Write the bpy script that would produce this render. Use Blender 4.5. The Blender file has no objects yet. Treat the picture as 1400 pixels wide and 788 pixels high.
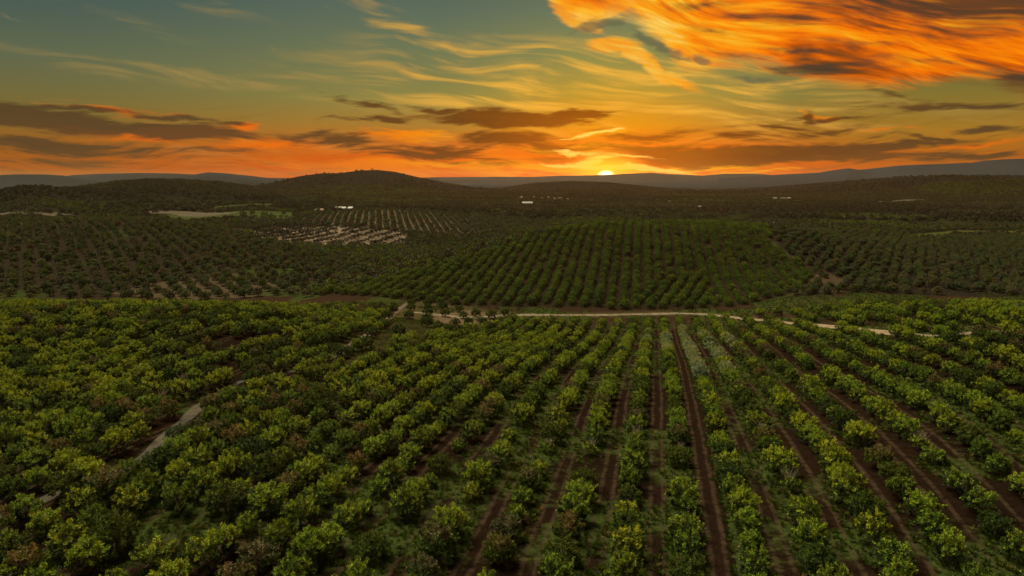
import bpy, bmesh, math, random
import numpy as np
from mathutils import Vector
R = math.radians
scene = bpy.context.scene
COL = scene.collection

# ------------------------------------------------------------------ camera
CAM_Z = 40.0
FPX = 932.0                      # focal length in pixels of the 1400 px wide photograph
PITCH = R(9.3)
cam_d = bpy.data.cameras.new("camera")
cam_d.sensor_width = 36.0
cam_d.lens = 36.0 * FPX / 1400.0
cam_d.clip_start = 0.5
cam_d.clip_end = 120000.0
cam = bpy.data.objects.new("camera", cam_d)
COL.objects.link(cam)
cam.location = (0, 0, CAM_Z)
cam.rotation_euler = (math.pi / 2 - PITCH, 0, 0)
scene.camera = cam

scene.view_settings.view_transform = 'Standard'
scene.view_settings.look = 'None'
scene.view_settings.exposure = 0.0
scene.view_settings.gamma = 1.0
scene.cycles.use_denoising = True
scene.cycles.max_bounces = 6
scene.cycles.diffuse_bounces = 2
scene.cycles.glossy_bounces = 1
scene.cycles.transmission_bounces = 3
scene.cycles.transparent_max_bounces = 4
scene.cycles.volume_bounces = 0
scene.cycles.sample_clamp_indirect = 4.0

# ------------------------------------------------------------------ sky
SUN_AZ, SUN_EL = 7.75, 0.08      # degrees, where the disc sits on the horizon
HAZE = 1.4e-5
LAMP_EL = 9.0                    # the glow round the setting sun, its light comes in a little above the disc


def direction(x, v):
    """pixel of the photograph -> (azimuth, elevation) in degrees, used to find where the clouds hang in the sky"""
    t = (v - 394) / FPX
    X, Y, Z = (x - 700) / FPX, math.cos(PITCH) - t * math.sin(PITCH), -(math.sin(PITCH) + t * math.cos(PITCH))
    return math.degrees(math.atan2(X, Y)), math.degrees(math.atan2(Z, math.hypot(X, Y)))


def lin(r, g, b):
    f = lambda c: (c / 255 / 12.92) if c / 255 <= .04045 else ((c / 255 + .055) / 1.055) ** 2.4
    return (f(r), f(g), f(b), 1)


class Nodes:
    def __init__(self, tree):
        self.t = tree
        self.n = tree.nodes
        self.l = tree.links

    def put(self, sock, v):
        if isinstance(v, bpy.types.NodeSocket):
            self.l.new(v, sock)
        elif v is not None:
            sock.default_value = v

    def math(self, op, a, b=None, c=None, clamp=False):
        n = self.n.new('ShaderNodeMath'); n.operation = op; n.use_clamp = clamp
        self.put(n.inputs[0], a); self.put(n.inputs[1], b); self.put(n.inputs[2], c)
        return n.outputs[0]

    def vec(self, op, a, b=None):
        n = self.n.new('ShaderNodeVectorMath'); n.operation = op
        self.put(n.inputs[0], a)
        if b is not None: self.put(n.inputs[1], b)
        return n.outputs['Value'] if op in ('LENGTH', 'DOT_PRODUCT') else n.outputs[0]

    def comb(self, x, y, z=0.0):
        n = self.n.new('ShaderNodeCombineXYZ')
        self.put(n.inputs[0], x); self.put(n.inputs[1], y); self.put(n.inputs[2], z)
        return n.outputs[0]

    def sep(self, v):
        n = self.n.new('ShaderNodeSeparateXYZ'); self.put(n.inputs[0], v)
        return n.outputs

    def mapping(self, v, loc=(0, 0, 0), rot=(0, 0, 0), scale=(1, 1, 1), kind='TEXTURE'):
        n = self.n.new('ShaderNodeMapping'); n.vector_type = kind
        self.put(n.inputs[0], v); n.inputs[1].default_value = loc
        n.inputs[2].default_value = rot; n.inputs[3].default_value = scale
        return n.outputs[0]

    def noise(self, v, scale=1.0, detail=4.0, rough=.5, dist=0.0, color=False):
        n = self.n.new('ShaderNodeTexNoise')
        self.put(n.inputs['Vector'], v); n.inputs['Scale'].default_value = scale
        n.inputs['Detail'].default_value = detail; n.inputs['Roughness'].default_value = rough
        n.inputs['Distortion'].default_value = dist
        return n.outputs['Color'] if color else n.outputs['Fac']

    def step(self, v, a, b, lo=0.0, hi=1.0, smooth=True):
        n = self.n.new('ShaderNodeMapRange'); n.interpolation_type = 'SMOOTHSTEP' if smooth else 'LINEAR'
        n.clamp = True
        self.put(n.inputs[0], v); self.put(n.inputs[1], a); self.put(n.inputs[2], b)
        self.put(n.inputs[3], lo); self.put(n.inputs[4], hi)
        return n.outputs[0]

    def mix(self, f, a, b, kind='MIX'):
        n = self.n.new('ShaderNodeMix'); n.data_type = 'RGBA'; n.blend_type = kind
        self.put(n.inputs[0], f); self.put(n.inputs[6], a); self.put(n.inputs[7], b)
        return n.outputs[2]

    def ramp(self, f, stops, ease='LINEAR'):
        n = self.n.new('ShaderNodeValToRGB'); n.color_ramp.interpolation = ease
        cr = n.color_ramp
        while len(cr.elements) < len(stops): cr.elements.new(.5)
        for e, (p, c) in zip(cr.elements, stops):
            e.position = p
        for e, (p, c) in zip(cr.elements, stops):
            e.color = c
        self.put(n.inputs[0], f)
        return n.outputs[0]

    def curve(self, f, pts):
        n = self.n.new('ShaderNodeFloatCurve'); c = n.mapping.curves[0]
        while len(c.points) < len(pts): c.points.new(.5, .5)
        for p, (a, b) in zip(c.points, pts): p.location = (a, b)
        n.mapping.update()
        self.put(n.inputs[1], f)
        return n.outputs[0]

    def blobs(self, P, items):
        """soft ellipses: (x, v, half width, half height, tilt, weight), given in photograph pixels and turned into degrees of sky"""
        out = None
        for k, it in enumerate(items):
            if k % 7 == 6:           # keeps the chain of nodes sequential, so that Cycles' shader stack stays small
                P = self.vec('ADD', P, self.comb(self.math('MULTIPLY', out, 1e-7), 0.0))
            x, v, hw, hh = it[:4]
            tilt = it[4] if len(it) > 4 else 0
            w = it[5] if len(it) > 5 else 1
            a, e = direction(x, v)
            m = self.mapping(P, (a, e, 0), (0, 0, R(tilt)), (hw / 16.0, hh / 16.0, 1))
            g = self.math('SUBTRACT', 1.0, self.vec('LENGTH', m), clamp=True)
            if w != 1: g = self.math('MULTIPLY', g, w)
            out = g if out is None else self.math('MAXIMUM', out, g)
        return out


world = bpy.data.worlds.new("World"); scene.world = world
world.use_nodes = True
world.cycles.sampling_method = 'MANUAL'
world.cycles.sample_map_resolution = 1024
W = Nodes(world.node_tree); W.n.clear()
tc = W.n.new('ShaderNodeTexCoord').outputs['Generated']
dvec = W.vec('NORMALIZE', tc)
sx, sy, sz = W.sep(dvec)
az = W.math('MULTIPLY', W.math('ARCTAN2', sx, sy), 57.29578)
el = W.math('MULTIPLY', W.math('ARCSINE', sz), 57.29578)
P0 = W.comb(az, el)
# slow warp that bends every layer of cloud
wn = W.noise(W.mapping(P0, scale=(5.5, 2.4, 1)), 1.0, 3, .55, color=True)
wr, wg, wb = W.sep(wn)
wn2 = W.noise(W.mapping(P0, scale=(1.6, .5, 1)), 1.0, 4, .6, color=True)
vr, vg, vb = W.sep(wn2)
az1 = W.math('ADD', W.math('MULTIPLY_ADD', wr, 5.0, az), W.math('MULTIPLY_ADD', vr, 1.6, -3.3))
el1 = W.math('ADD', W.math('MULTIPLY_ADD', wg, 1.7, el), W.math('MULTIPLY_ADD', vg, .42, -1.06))
P1 = W.comb(az1, el1)
ur, ug, ub = W.sep(W.noise(W.mapping(P0, (5, 1, 0), scale=(8, 3.6, 1)), 1.0, .6, .4, color=True))
P2 = W.comb(W.math('MULTIPLY_ADD', ur, 5.5, az), W.math('MULTIPLY_ADD', ug, 2.1, el))

# clear air: colour by height, near the sun and far from it
h = W.math('DIVIDE', el, 16.0, clamp=True)
far_l = W.ramp(h, [(0, lin(176, 82, 12)), (.10, lin(158, 90, 20)), (.28, lin(120, 104, 48)), (.5, lin(94, 103, 76)), (.72, lin(70, 90, 84)), (1, lin(46, 72, 84))])
mid = W.ramp(h, [(0, lin(226, 66, 0)), (.09, lin(224, 88, 2)), (.24, lin(176, 122, 44)), (.38, lin(142, 132, 66)), (.6, lin(112, 120, 82)), (.8, lin(92, 108, 90)), (1, lin(74, 92, 86))])
near = W.ramp(h, [(0, lin(255, 58, 0)), (.1, lin(255, 108, 2)), (.26, lin(226, 154, 20)), (.42, lin(184, 152, 52)), (.6, lin(142, 138, 76)), (.8, lin(108, 118, 88)), (1, lin(80, 98, 86))])
right = W.ramp(h, [(0, lin(190, 84, 20)), (.1, lin(176, 100, 24)), (.2, lin(160, 116, 34)), (.38, lin(124, 112, 50)), (.5, lin(98, 98, 54)), (1, lin(70, 80, 66))])
daz = W.math('SUBTRACT', az, SUN_AZ)
adz = W.math('ABSOLUTE', daz)
side = W.mix(W.step(az, SUN_AZ + 6, SUN_AZ + 24), mid, right)
side = W.mix(W.step(az, -4, -38, 0, 1), side, far_l)
clear = W.mix(W.step(adz, 15, 0.5, 0, 1), side, near)

# thin high veil: long streaks fanning out
s1 = W.noise(W.mapping(P2, rot=(0, 0, R(-7)), scale=(9, .9, 1)), 1.0, 5, .55)
silk = W.noise(W.mapping(P2, (11, 5, 0), (0, 0, R(-4)), (3.4, .22, 1)), 1.0, 5, .62)
silkb = W.noise(W.mapping(P2, (1, 8, 0), (0, 0, R(-13)), (3.8, .26, 1)), 1.0, 5, .62)
s2 = W.noise(W.mapping(P2, (40, 3, 0), (0, 0, R(5)), (6, .55, 1)), 1.0, 5, .6)
veil_r = W.blobs(P1, [(760, 120, 420, 75, -3), (960, 140, 330, 60, -4), (620, 80, 260, 22, -28, .8), (300, 108, 330, 16, -4, .8), (170, 28, 120, 10, -10, .35), (300, 15, 90, 12, -10, .35), (440, 215, 420, 36, 0, .9),
                      (1000, 170, 420, 36, 0, .8)])
veil = W.math('MULTIPLY', W.step(s1, .42, .70), W.step(veil_r, 0, .55))
veil_c = W.mix(W.step(adz, 30, 3), lin(160, 134, 74), lin(255, 186, 62))
veil_c = W.mix(W.step(el, 4.5, 1.2), veil_c, W.mix(W.step(adz, 38, 8), lin(186, 104, 40), lin(255, 132, 10)))
sky = W.mix(W.math('MULTIPLY', veil, .85), clear, veil_c)
olive = W.math('MULTIPLY', W.math('MULTIPLY', W.step(s2, .5, .64), W.step(el, 6, 3)), W.step(adz, 3, 8))
sky = W.mix(W.math('MULTIPLY', olive, .38), sky, lin(118, 84, 36))

# broad glow just above the horizon round the sun
gl = W.blobs(P1, [(830, 228, 300, 30), (640, 226, 330, 24, 0, .8), (300, 190, 170, 15, -3, .5), (960, 222, 220, 18, 0, .6)])
sky = W.mix(W.math('MULTIPLY', W.step(gl, 0, .7), W.step(s1, .36, .6)), sky, W.mix(W.step(adz, 16, 3), lin(236, 116, 4), lin(255, 150, 4)))

# the big burning cloud, upper right: everything above a ragged lower edge
a01 = W.math('DIVIDE', W.math('SUBTRACT', W.math('MULTIPLY_ADD', wr, 2.0, W.math('SUBTRACT', az, 1.0)), 0.0), 45.0, clamp=True)
edge_px = [(735, -60), (765, 20), (800, 42), (850, 22), (880, 40), (905, 62), (925, 92), (965, 96), (1010, 88), (1060, 98), (1120, 112), (1200, 121), (1280, 118), (1340, 110), (1400, 128), (1500, 130)]
pts = []
for x, v in edge_px:
    a, e = direction(x, v)
    pts.append((a / 45.0, e / 20.0))
pts = [(0.0, 1.0)] + pts
edge = W.math('MULTIPLY', W.curve(a01, pts), 20.0)
fine = W.noise(W.mapping(P2, rot=(0, 0, R(-14)), scale=(4.2, .8, 1)), 1.0, 6, .58)
dist = W.math('SUBTRACT', W.math('ADD', W.math('MULTIPLY_ADD', fine, 2.6, el), W.math('MULTIPLY_ADD', silkb, 1.6, -.8)), W.math('ADD', edge, 1.3))
big = W.step(dist, -.5, 1.1)
hook = W.blobs(W.comb(W.math('MULTIPLY_ADD', vr, .8, W.math('ADD', az, -.4)), W.math('MULTIPLY_ADD', vg, .5, W.math('ADD', el, -.25))),
               [(838, 62, 46, 13, -4, 1.2), (866, 72, 46, 12, -24, 1.1), (892, 92, 44, 12, -42, 1), (925, 110, 60, 10, -24, .75), (775, 22, 40, 12, -38, .9), (800, 34, 36, 9, -20, .8), (838, 12, 70, 12, 14, 1)])
hookm = W.step(W.math('MULTIPLY_ADD', fine, .7, W.math('SUBTRACT', hook, .36)), .08, .55)
hue = W.math('MULTIPLY_ADD', W.noise(W.mapping(P2, (7, 2, 0), (0, 0, R(-13)), (11, 1.5, 1)), 1.0, 3, .5), .6, W.math('MULTIPLY', W.noise(W.mapping(P2, (3, 9, 0), (0, 0, R(-18)), (3.6, .5, 1)), 1.0, 4, .5), .4))
burn = W.ramp(W.math('MULTIPLY_ADD', W.step(az, 26, 10), .12, W.math('ADD', hue, -.03)), [(.34, lin(128, 66, 18)), (.41, lin(196, 88, 6)), (.47, lin(246, 116, 0)), (.53, lin(255, 140, 2)), (.60, lin(255, 172, 24)), (.70, lin(255, 205, 84))])
shade = W.blobs(P1, [(1400, 2, 300, 50, -10, 1.0), (1180, 12, 150, 16, -12, .6), (1320, 52, 120, 10, -6, .5), (985, 42, 70, 7, -14, .5), (1065, 24, 110, 11, -8, .6), (1175, 58, 100, 9, -10, .5), (1260, 86, 120, 9, -5, .55), (1010, 78, 60, 6, -16, .4), (1110, 97, 55, 9, -5, 1.1), (1390, 118, 210, 22, 6, 1.3), (960, 8, 60, 10, -6, .5), (1090, 70, 50, 6, -8, .6)])
shade = W.math('ADD', W.math('MULTIPLY_ADD', W.math('SUBTRACT', .49, hue), 1.6, shade), W.math('MULTIPLY', W.math('SUBTRACT', silkb, .5), .9))
burn = W.mix(1.0, burn, W.ramp(silkb, [(.3, (.84, .74, .6, 1)), (.5, (.98, .96, .9, 1)), (.7, (1.06, 1.22, 1.8, 1))]), 'MULTIPLY')
burn = W.mix(W.step(shade, .05, .75), burn, W.ramp(hue, [(.3, lin(66, 54, 42)), (.6, lin(112, 64, 32)), (.8, lin(150, 80, 30))]))
rim = W.math('MULTIPLY', W.step(dist, 2.2, .2), W.step(az, 20, 9))
burn = W.mix(W.math('MULTIPLY', rim, .65), burn, W.ramp(fine, [(.35, lin(255, 132, 8)), (.52, lin(255, 178, 44)), (.68, lin(255, 214, 110))]))
sky = W.mix(W.math('MULTIPLY', W.math('MAXIMUM', big, W.math('MULTIPLY', hookm, .9)), .97), sky, burn)
blue = W.blobs(P1, [(812, 34, 46, 7, 8, 1), (900, 62, 50, 9, -30, 1), (948, 78, 26, 7, -10, .9), (1040, 108, 60, 6, -8, .7)])
sky = W.mix(W.math('MULTIPLY', W.step(blue, .1, .6), .7), sky, lin(96, 96, 72))

# lit undersides of the bars
lit = W.blobs(P1, [(225, 183, 110, 10, 3), (325, 172, 30, 7, 8, 1), (120, 178, 90, 8, -4, .7), (160, 150, 110, 7, -4, .5), (370, 196, 110, 12, 4, .7), (560, 222, 160, 10, -2, .8), (560, 188, 90, 12, 0, .8), (820, 182, 70, 7, 6, 1.3), (800, 208, 90, 7, -2, 1.2), (860, 202, 110, 5, 0, 1), (1000, 208, 150, 5, 0, .9),
                   (950, 228, 160, 7, 2, .9), (650, 160, 110, 10, 0, .4), (1020, 235, 90, 5, 2, .8), (1200, 212, 110, 6, 6, .8), (1330, 196, 90, 5, 8, .7), (1120, 155, 40, 5, -10, .7), (1200, 178, 90, 5, 0, .5), (760, 230, 90, 9, 0, 1.1)])
litm = W.math('MULTIPLY', W.step(lit, 0, .12), W.step(W.math('ADD', W.math('MULTIPLY_ADD', W.math('SUBTRACT', s2, .5), 1.2, lit), W.math('MULTIPLY', W.math('SUBTRACT', silk, .5), 1.0)), .08, .7))
lit_c = W.mix(W.step(adz, 24, 4), lin(232, 108, 8), lin(255, 170, 18))
sky = W.mix(litm, sky, lit_c)

# dark bars of cloud in front of the glow
bars = W.blobs(P1, [(690, 163, 150, 15, -1, 1.4), (790, 156, 90, 9, 3, 1.2), (600, 150, 60, 6, -6, .9), (700, 190, 100, 16, 0, 1.3), (745, 200, 60, 10, -8, 1), (520, 163, 90, 7, -3, .9), (500, 143, 70, 7, -14, .8),
                    (60, 165, 190, 17, -3, 1.5), (200, 176, 170, 13, -3, 1.4), (110, 150, 80, 6, 0, 1), (235, 160, 70, 6, -8, .9), (310, 170, 40, 5, 2, .8), (60, 202, 240, 14, -2, .9), (250, 203, 200, 8, 0, .6), (460, 192, 110, 16, -6, .85), (590, 210, 150, 13, -4, .9), (30, 222, 300, 12, 0, .5),
                    (1000, 213, 320, 15, 0, 1.5), (880, 205, 110, 11, 0, 1.1), (1180, 205, 140, 9, 4, 1.2), (1280, 196, 90, 6, 8, .9), (940, 222, 160, 9, 2, 1), (860, 186, 130, 12, -4, .75), (1000, 187, 120, 10, -6, .7), (1120, 182, 110, 10, 12, .7), (1080, 178, 110, 6, -6, .7),
                    (1350, 176, 45, 6, 0, 1.1), (1290, 190, 60, 5, -6, .9), (1140, 158, 70, 5, 2, .9), (1115, 158, 20, 10, -40, .9), (1340, 214, 100, 9, 3, .9), (1300, 142, 170, 8, -4, .8), (1240, 130, 50, 7, -14, .6)])
barm = W.math('MULTIPLY', W.step(bars, 0, .12), W.step(W.math('ADD', W.math('MULTIPLY_ADD', W.math('SUBTRACT', s2, .5), 1.5, bars), W.math('MULTIPLY', W.math('SUBTRACT', silk, .5), .9)), .12, .74))
bar_c = W.mix(W.step(adz, 30, 4), lin(84, 62, 36), lin(108, 56, 10))
bar_c = W.mix(W.step(W.math('ADD', el, W.math('MULTIPLY', adz, .22)), 2.3, 1.0), bar_c, lin(226, 78, 4))
sky = W.mix(W.math('MULTIPLY', barm, .93), sky, bar_c)

# white-hot strips and the disc itself
hot = W.blobs(P1, [(840, 229, 130, 6, -3, 1.4), (800, 222, 50, 6, 8, 1.1), (812, 182, 60, 4, 10, 1), (850, 214, 60, 3, -3, .7), (790, 210, 50, 4, -4, .8)])
hotm = W.math('MULTIPLY', W.step(hot, 0, .15), W.step(W.math('MULTIPLY_ADD', W.math('SUBTRACT', silk, .5), 1.2, hot), .12, .66))
sky = W.mix(hotm, sky, (1.6, .84, .14, 1))
sd = W.comb(W.math('MULTIPLY', W.math('SUBTRACT', az, SUN_AZ), .62), W.math('SUBTRACT', el, SUN_EL))
sl = W.vec('LENGTH', sd)
sky = W.mix(W.math('MULTIPLY', W.step(sl, 9, 0), .38), sky, (1.2, .27, .002, 1))
sky = W.mix(W.math('MULTIPLY', W.step(sl, 2.6, 0), .95), sky, (2.6, .78, .03, 1))
sky = W.mix(W.step(sl, .5, .03), sky, (7.0, 5.2, 2.2, 1))

# overhead and behind, out of the picture: dim sky and an added glow that lights the groves
nish = W.n.new('ShaderNodeTexSky'); nish.sky_type = 'NISHITA'
nish.sun_disc = False; nish.sun_elevation = R(LAMP_EL); nish.sun_rotation = R(SUN_AZ)
nish.altitude = 300; nish.dust_density = 1.5; nish.air_density = 1.0
NISH = .02
ncol = W.vec('MULTIPLY', nish.outputs[0], (NISH, NISH, NISH))
glow_n = W.noise(W.vec('MULTIPLY', dvec, (1.6, 1.6, 2.6)), 1.0, 4, .55)
GLOW_AZ, GLOW_EL, GLOW, AMB = -48, 60, 40.0, .03     # unseen bright patch added high in the sky to light the groves
gd = (math.sin(R(GLOW_AZ)) * math.cos(R(GLOW_EL)), math.cos(R(GLOW_AZ)) * math.cos(R(GLOW_EL)), math.sin(R(GLOW_EL)))
gdot = W.vec('DOT_PRODUCT', dvec, gd)
gfac = W.math('MULTIPLY_ADD', W.math('SUBTRACT', glow_n, .5), .35, gdot)
over_c = W.mix(W.step(gfac, .90, 1.03), W.mix(W.step(glow_n, .35, .65), (.5 * AMB, .8 * AMB, 1.1 * AMB, 1), (1.0 * AMB, 1.3 * AMB, 1.4 * AMB, 1)), (1.0 * GLOW, .92 * GLOW, .58 * GLOW, 1))
over_c = W.vec('ADD', ncol, over_c)
up = W.step(el, 17, 34)
bg_low = W.n.new('ShaderNodeBackground'); W.l.new(sky, bg_low.inputs[0])
bg_high = W.n.new('ShaderNodeBackground'); W.l.new(over_c, bg_high.inputs[0])
bg_under = W.n.new('ShaderNodeBackground'); bg_under.inputs[0].default_value = lin(60, 50, 44)   # below the horizon
m1 = W.n.new('ShaderNodeMixShader'); m2 = W.n.new('ShaderNodeMixShader')
W.l.new(up, m1.inputs[0]); W.l.new(bg_low.outputs[0], m1.inputs[1]); W.l.new(bg_high.outputs[0], m1.inputs[2])
W.l.new(W.step(el, -1.0, -2.5), m2.inputs[0]); W.l.new(m1.outputs[0], m2.inputs[1]); W.l.new(bg_under.outputs[0], m2.inputs[2])
wo = W.n.new('ShaderNodeOutputWorld'); W.l.new(m2.outputs[0], wo.inputs[0])

# ------------------------------------------------------------------ sun
sl_d = bpy.data.lights.new("sun", 'SUN'); sl_d.energy = 3.4; sl_d.angle = R(5); sl_d.color = (1.0, .52, .17)
sun = bpy.data.objects.new("sun", sl_d); COL.objects.link(sun)
sd_ = Vector((math.sin(R(SUN_AZ)) * math.cos(R(LAMP_EL)), math.cos(R(SUN_AZ)) * math.cos(R(LAMP_EL)), math.sin(R(LAMP_EL))))
sun.rotation_euler = sd_.to_track_quat('Z', 'Y').to_euler()

# ------------------------------------------------------------------ lie of the land
rng = np.random.default_rng(7)


def vnoise(x, y, seed=0):
    """smooth value noise, -1..1"""
    xi, yi = np.floor(x).astype(np.int64), np.floor(y).astype(np.int64)
    fx, fy = x - xi, y - yi
    fx = fx * fx * (3 - 2 * fx); fy = fy * fy * (3 - 2 * fy)

    def hsh(a, b):
        n = (a * 374761393 + b * 668265263 + seed * 1442695041) & 0xffffffff
        n = ((n ^ (n >> 13)) * 1274126177) & 0xffffffff
        return ((n ^ (n >> 16)) & 0xffff) / 32767.5 - 1
    return (hsh(xi, yi) * (1 - fx) + hsh(xi + 1, yi) * fx) * (1 - fy) + (hsh(xi, yi + 1) * (1 - fx) + hsh(xi + 1, yi + 1) * fx) * fy


def fbm(x, y, seed=0, oct=4, gain=.5):
    s, a, t = 0, 1, 0
    for k in range(oct):
        s = s + a * vnoise(x * 2 ** k + 17.3 * k, y * 2 ** k - 9.1 * k, seed + k)
        t += a; a *= gain
    return s / t


SP, CP = math.sin(PITCH), math.cos(PITCH)


def seen(x, v, z):
    """a spot seen at (x, v) in the photograph and z metres away -> (bearing ratio, distance, metres below the camera)"""
    t = (v - 394) / FPX
    Y = z * (CP - t * SP)
    return z * (x - 700) / FPX / Y, Y, z * (SP + t * CP)


# surveyed spots of the relief: the near terrace, the lane in its dip, the domed orchard hill, the olive hill on the left
SPOTS = [seen(*p) for p in [
    (940, 740, 72), (930, 650, 90), (916, 500, 163), (905, 440, 282), (800, 432, 292), (640, 436, 285), (700, 500, 160), (700, 600, 103),
    (0, 600, 98), (0, 500, 142), (0, 424, 205), (150, 424, 208), (300, 424, 214), (400, 430, 225), (400, 600, 100), (400, 500, 150), (250, 500, 145),
    (550, 424, 285), (550, 500, 155), (1100, 500, 160), (1100, 434, 250), (1000, 436, 275), (1200, 428, 228), (1300, 424, 208), (1300, 450, 168), (1400, 424, 206), (1300, 600, 92),
    (860, 416, 318), (850, 362, 380), (850, 309, 455), (760, 318, 448), (700, 335, 425), (600, 365, 390), (500, 390, 352), (700, 372, 365), (700, 410, 315), (600, 408, 320),
    (960, 310, 452), (1050, 318, 440), (960, 365, 378), (1050, 375, 365), (960, 412, 318), (1110, 355, 385), (1100, 400, 310), (1200, 398, 305), (1200, 330, 540), (1300, 330, 545), (1400, 330, 560), (1300, 395, 315), (1400, 398, 305),
    (0, 397, 350), (100, 398, 350), (300, 404, 345), (400, 400, 350), (300, 345, 455), (130, 345, 455), (0, 345, 455), (130, 302, 620), (0, 304, 600), (220, 303, 610), (300, 318, 580), (400, 340, 540), (500, 362, 450),
    (600, 345, 520), (650, 340, 560), (540, 352, 500), (450, 323, 640), (450, 292, 860), (550, 290, 880), (620, 295, 880), (550, 322, 660), (650, 310, 760), (350, 315, 700), (400, 298, 860),
    (1300, 312, 800), (1100, 306, 720), (1060, 310, 640), (1100, 291, 1200), (1200, 300, 1000), (1380, 300, 1000), (900, 292, 1100), (800, 296, 1000), (720, 300, 900)]]
SPOTS += [(u, Y, d) for u in (-1.6, -.85, -.4, 0, .4, .85, 1.6) for Y, d in ((18, 37.5), (45, 37.6))]
SPOTS += [(u, Y, d) for u in (-1.4, 1.3) for Y, d in ((110, 37), (210, 40), (300, 50), (450, 50), (600, 45), (900, 60))]
SPOTS += [(u, 262, 52) for u in (-.95, -.72, -.5)] + [(u, 262, 50) for u in (.5, .72, .95)]
SPOTS += [(u, 600, 49) for u in (.06, .16, .26)] + [(u, 800, 60) for u in (.06, .2)] + [(u, 900, 64) for u in (-.75, -.5)]
SPOTS += [(u, Y, d) for u in (-1.4, -.8, -.5, -.25, 0, .25, .5, .8, 1.4) for Y, d in ((1500, 70), (2400, 74), (3600, 75))]
SPOTS = np.array(SPOTS)


def rbf_key(u, Y):
    return np.stack([np.asarray(u) * 2.2, np.log(np.asarray(Y)) * 1.6], -1)


def tps(r2):
    return np.where(r2 > 1e-12, .5 * r2 * np.log(np.maximum(r2, 1e-12)), 0)


_k = rbf_key(SPOTS[:, 0], SPOTS[:, 1])
_d = ((_k[:, None] - _k[None]) ** 2).sum(-1)
_n = len(_k)
_A = np.zeros((_n + 3, _n + 3)); _A[:_n, :_n] = tps(_d) + np.eye(_n) * .004
_A[:_n, _n] = 1; _A[:_n, _n + 1] = _k[:, 0]; _A[:_n, _n + 2] = _k[:, 1]; _A[_n:, :_n] = _A[:_n, _n:].T
_w = np.linalg.solve(_A, np.concatenate([SPOTS[:, 2], [0, 0, 0]]))


def near_drop(X, Y):
    u = np.clip(X / np.maximum(Y, 1.0), -1.5, 1.5); Yc = np.clip(Y, 18, 3600)
    k = rbf_key(u, Yc).reshape(-1, 2)
    out = np.empty(len(k))
    for i in range(0, len(k), 20000):
        q = k[i:i + 20000]
        r2 = ((q[:, None] - _k[None]) ** 2).sum(-1)
        out[i:i + 20000] = tps(r2) @ _w[:_n] + _w[_n] + q @ _w[_n + 1:]
    return out.reshape(np.shape(X))


# far hills: (distance, depth, ruggedness, skyline as it is seen from the groves)
RIDGES = [
    (1650, 420, .5, [(-260, 262), (-100, 262), (0, 263), (30, 257), (60, 256), (110, 260), (150, 261), (230, 262), (300, 266), (380, 270), (440, 274)]),
    (2500, 420, .5, [(-100, 268), (60, 264), (110, 256), (160, 249), (200, 246), (250, 246), (300, 250), (345, 256), (400, 262), (470, 266), (520, 270)]),
    (3600, 560, .5, [(280, 268), (330, 258), (370, 250), (410, 241), (440, 237), (465, 237), (490, 233.5), (515, 232.5), (540, 235), (570, 242), (610, 250), (650, 256), (700, 260), (760, 266)]),
    (1950, 240, .6, [(300, 278), (350, 271), (400, 267), (440, 270), (490, 276), (560, 281)]),
    (4000, 600, .5, [(640, 264), (690, 256), (730, 250), (780, 247.5), (830, 249), (880, 254), (930, 259), (1000, 264)]),
    (5000, 420, .4, [(530, 264), (590, 256), (650, 252), (700, 253), (760, 259)]),
    (7000, 600, .3, [(500, 254), (570, 247.5), (640, 246), (720, 247), (790, 251)]),
    (5200, 700, .4, [(200, 250), (240, 244), (265, 239), (284, 235.5), (310, 237), (345, 241), (380, 245), (430, 249), (500, 252)]),
    (6000, 800, .4, [(-200, 240), (-60, 241), (0, 239.5), (25, 238.5), (60, 238.5), (85, 240), (110, 244), (150, 249), (200, 251)]),
    (7500, 1000, .3, [(60, 246), (100, 239.5), (140, 237.5), (190, 236.5), (240, 237.5), (290, 240), (340, 243), (420, 244), (560, 243.5), (600, 243.5)]),
    (9000, 1200, .5, [(540, 244), (600, 242.5), (660, 242), (730, 242), (770, 240.5), (810, 240), (850, 238), (890, 236.5), (920, 238.5), (960, 240.5), (990, 238), (1030, 237.5), (1060, 240), (1110, 243)]),
    (5400, 600, .5, [(980, 244), (1030, 241), (1080, 238), (1120, 236), (1140, 233), (1160, 230), (1180, 233), (1200, 237), (1240, 241), (1300, 244)]),
    (5600, 650, .4, [(1080, 241), (1130, 236), (1180, 232), (1230, 226.5), (1290, 224), (1330, 222.5), (1345, 220), (1370, 218), (1400, 217), (1480, 214), (1600, 222), (1800, 232)]),
    (3900, 480, .5, [(980, 262), (1050, 256), (1120, 250), (1180, 245), (1240, 242), (1290, 240.5), (1350, 240.5), (1400, 242), (1500, 240), (1700, 246)]),
    (5400, 700, .6, [(820, 254), (900, 249), (980, 247), (1060, 249), (1130, 252), (1220, 254)]),
]
_rp = []
for Dm, wd, rug, sky_ in RIDGES:
    aa = []; zz = []
    for x, v in sky_:
        a, e = direction(x, v)
        aa.append(a); zz.append(CAM_Z + Dm * math.tan(R(e)) )
    _rp.append((Dm, wd, rug, np.array(aa), np.array(zz)))


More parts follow.
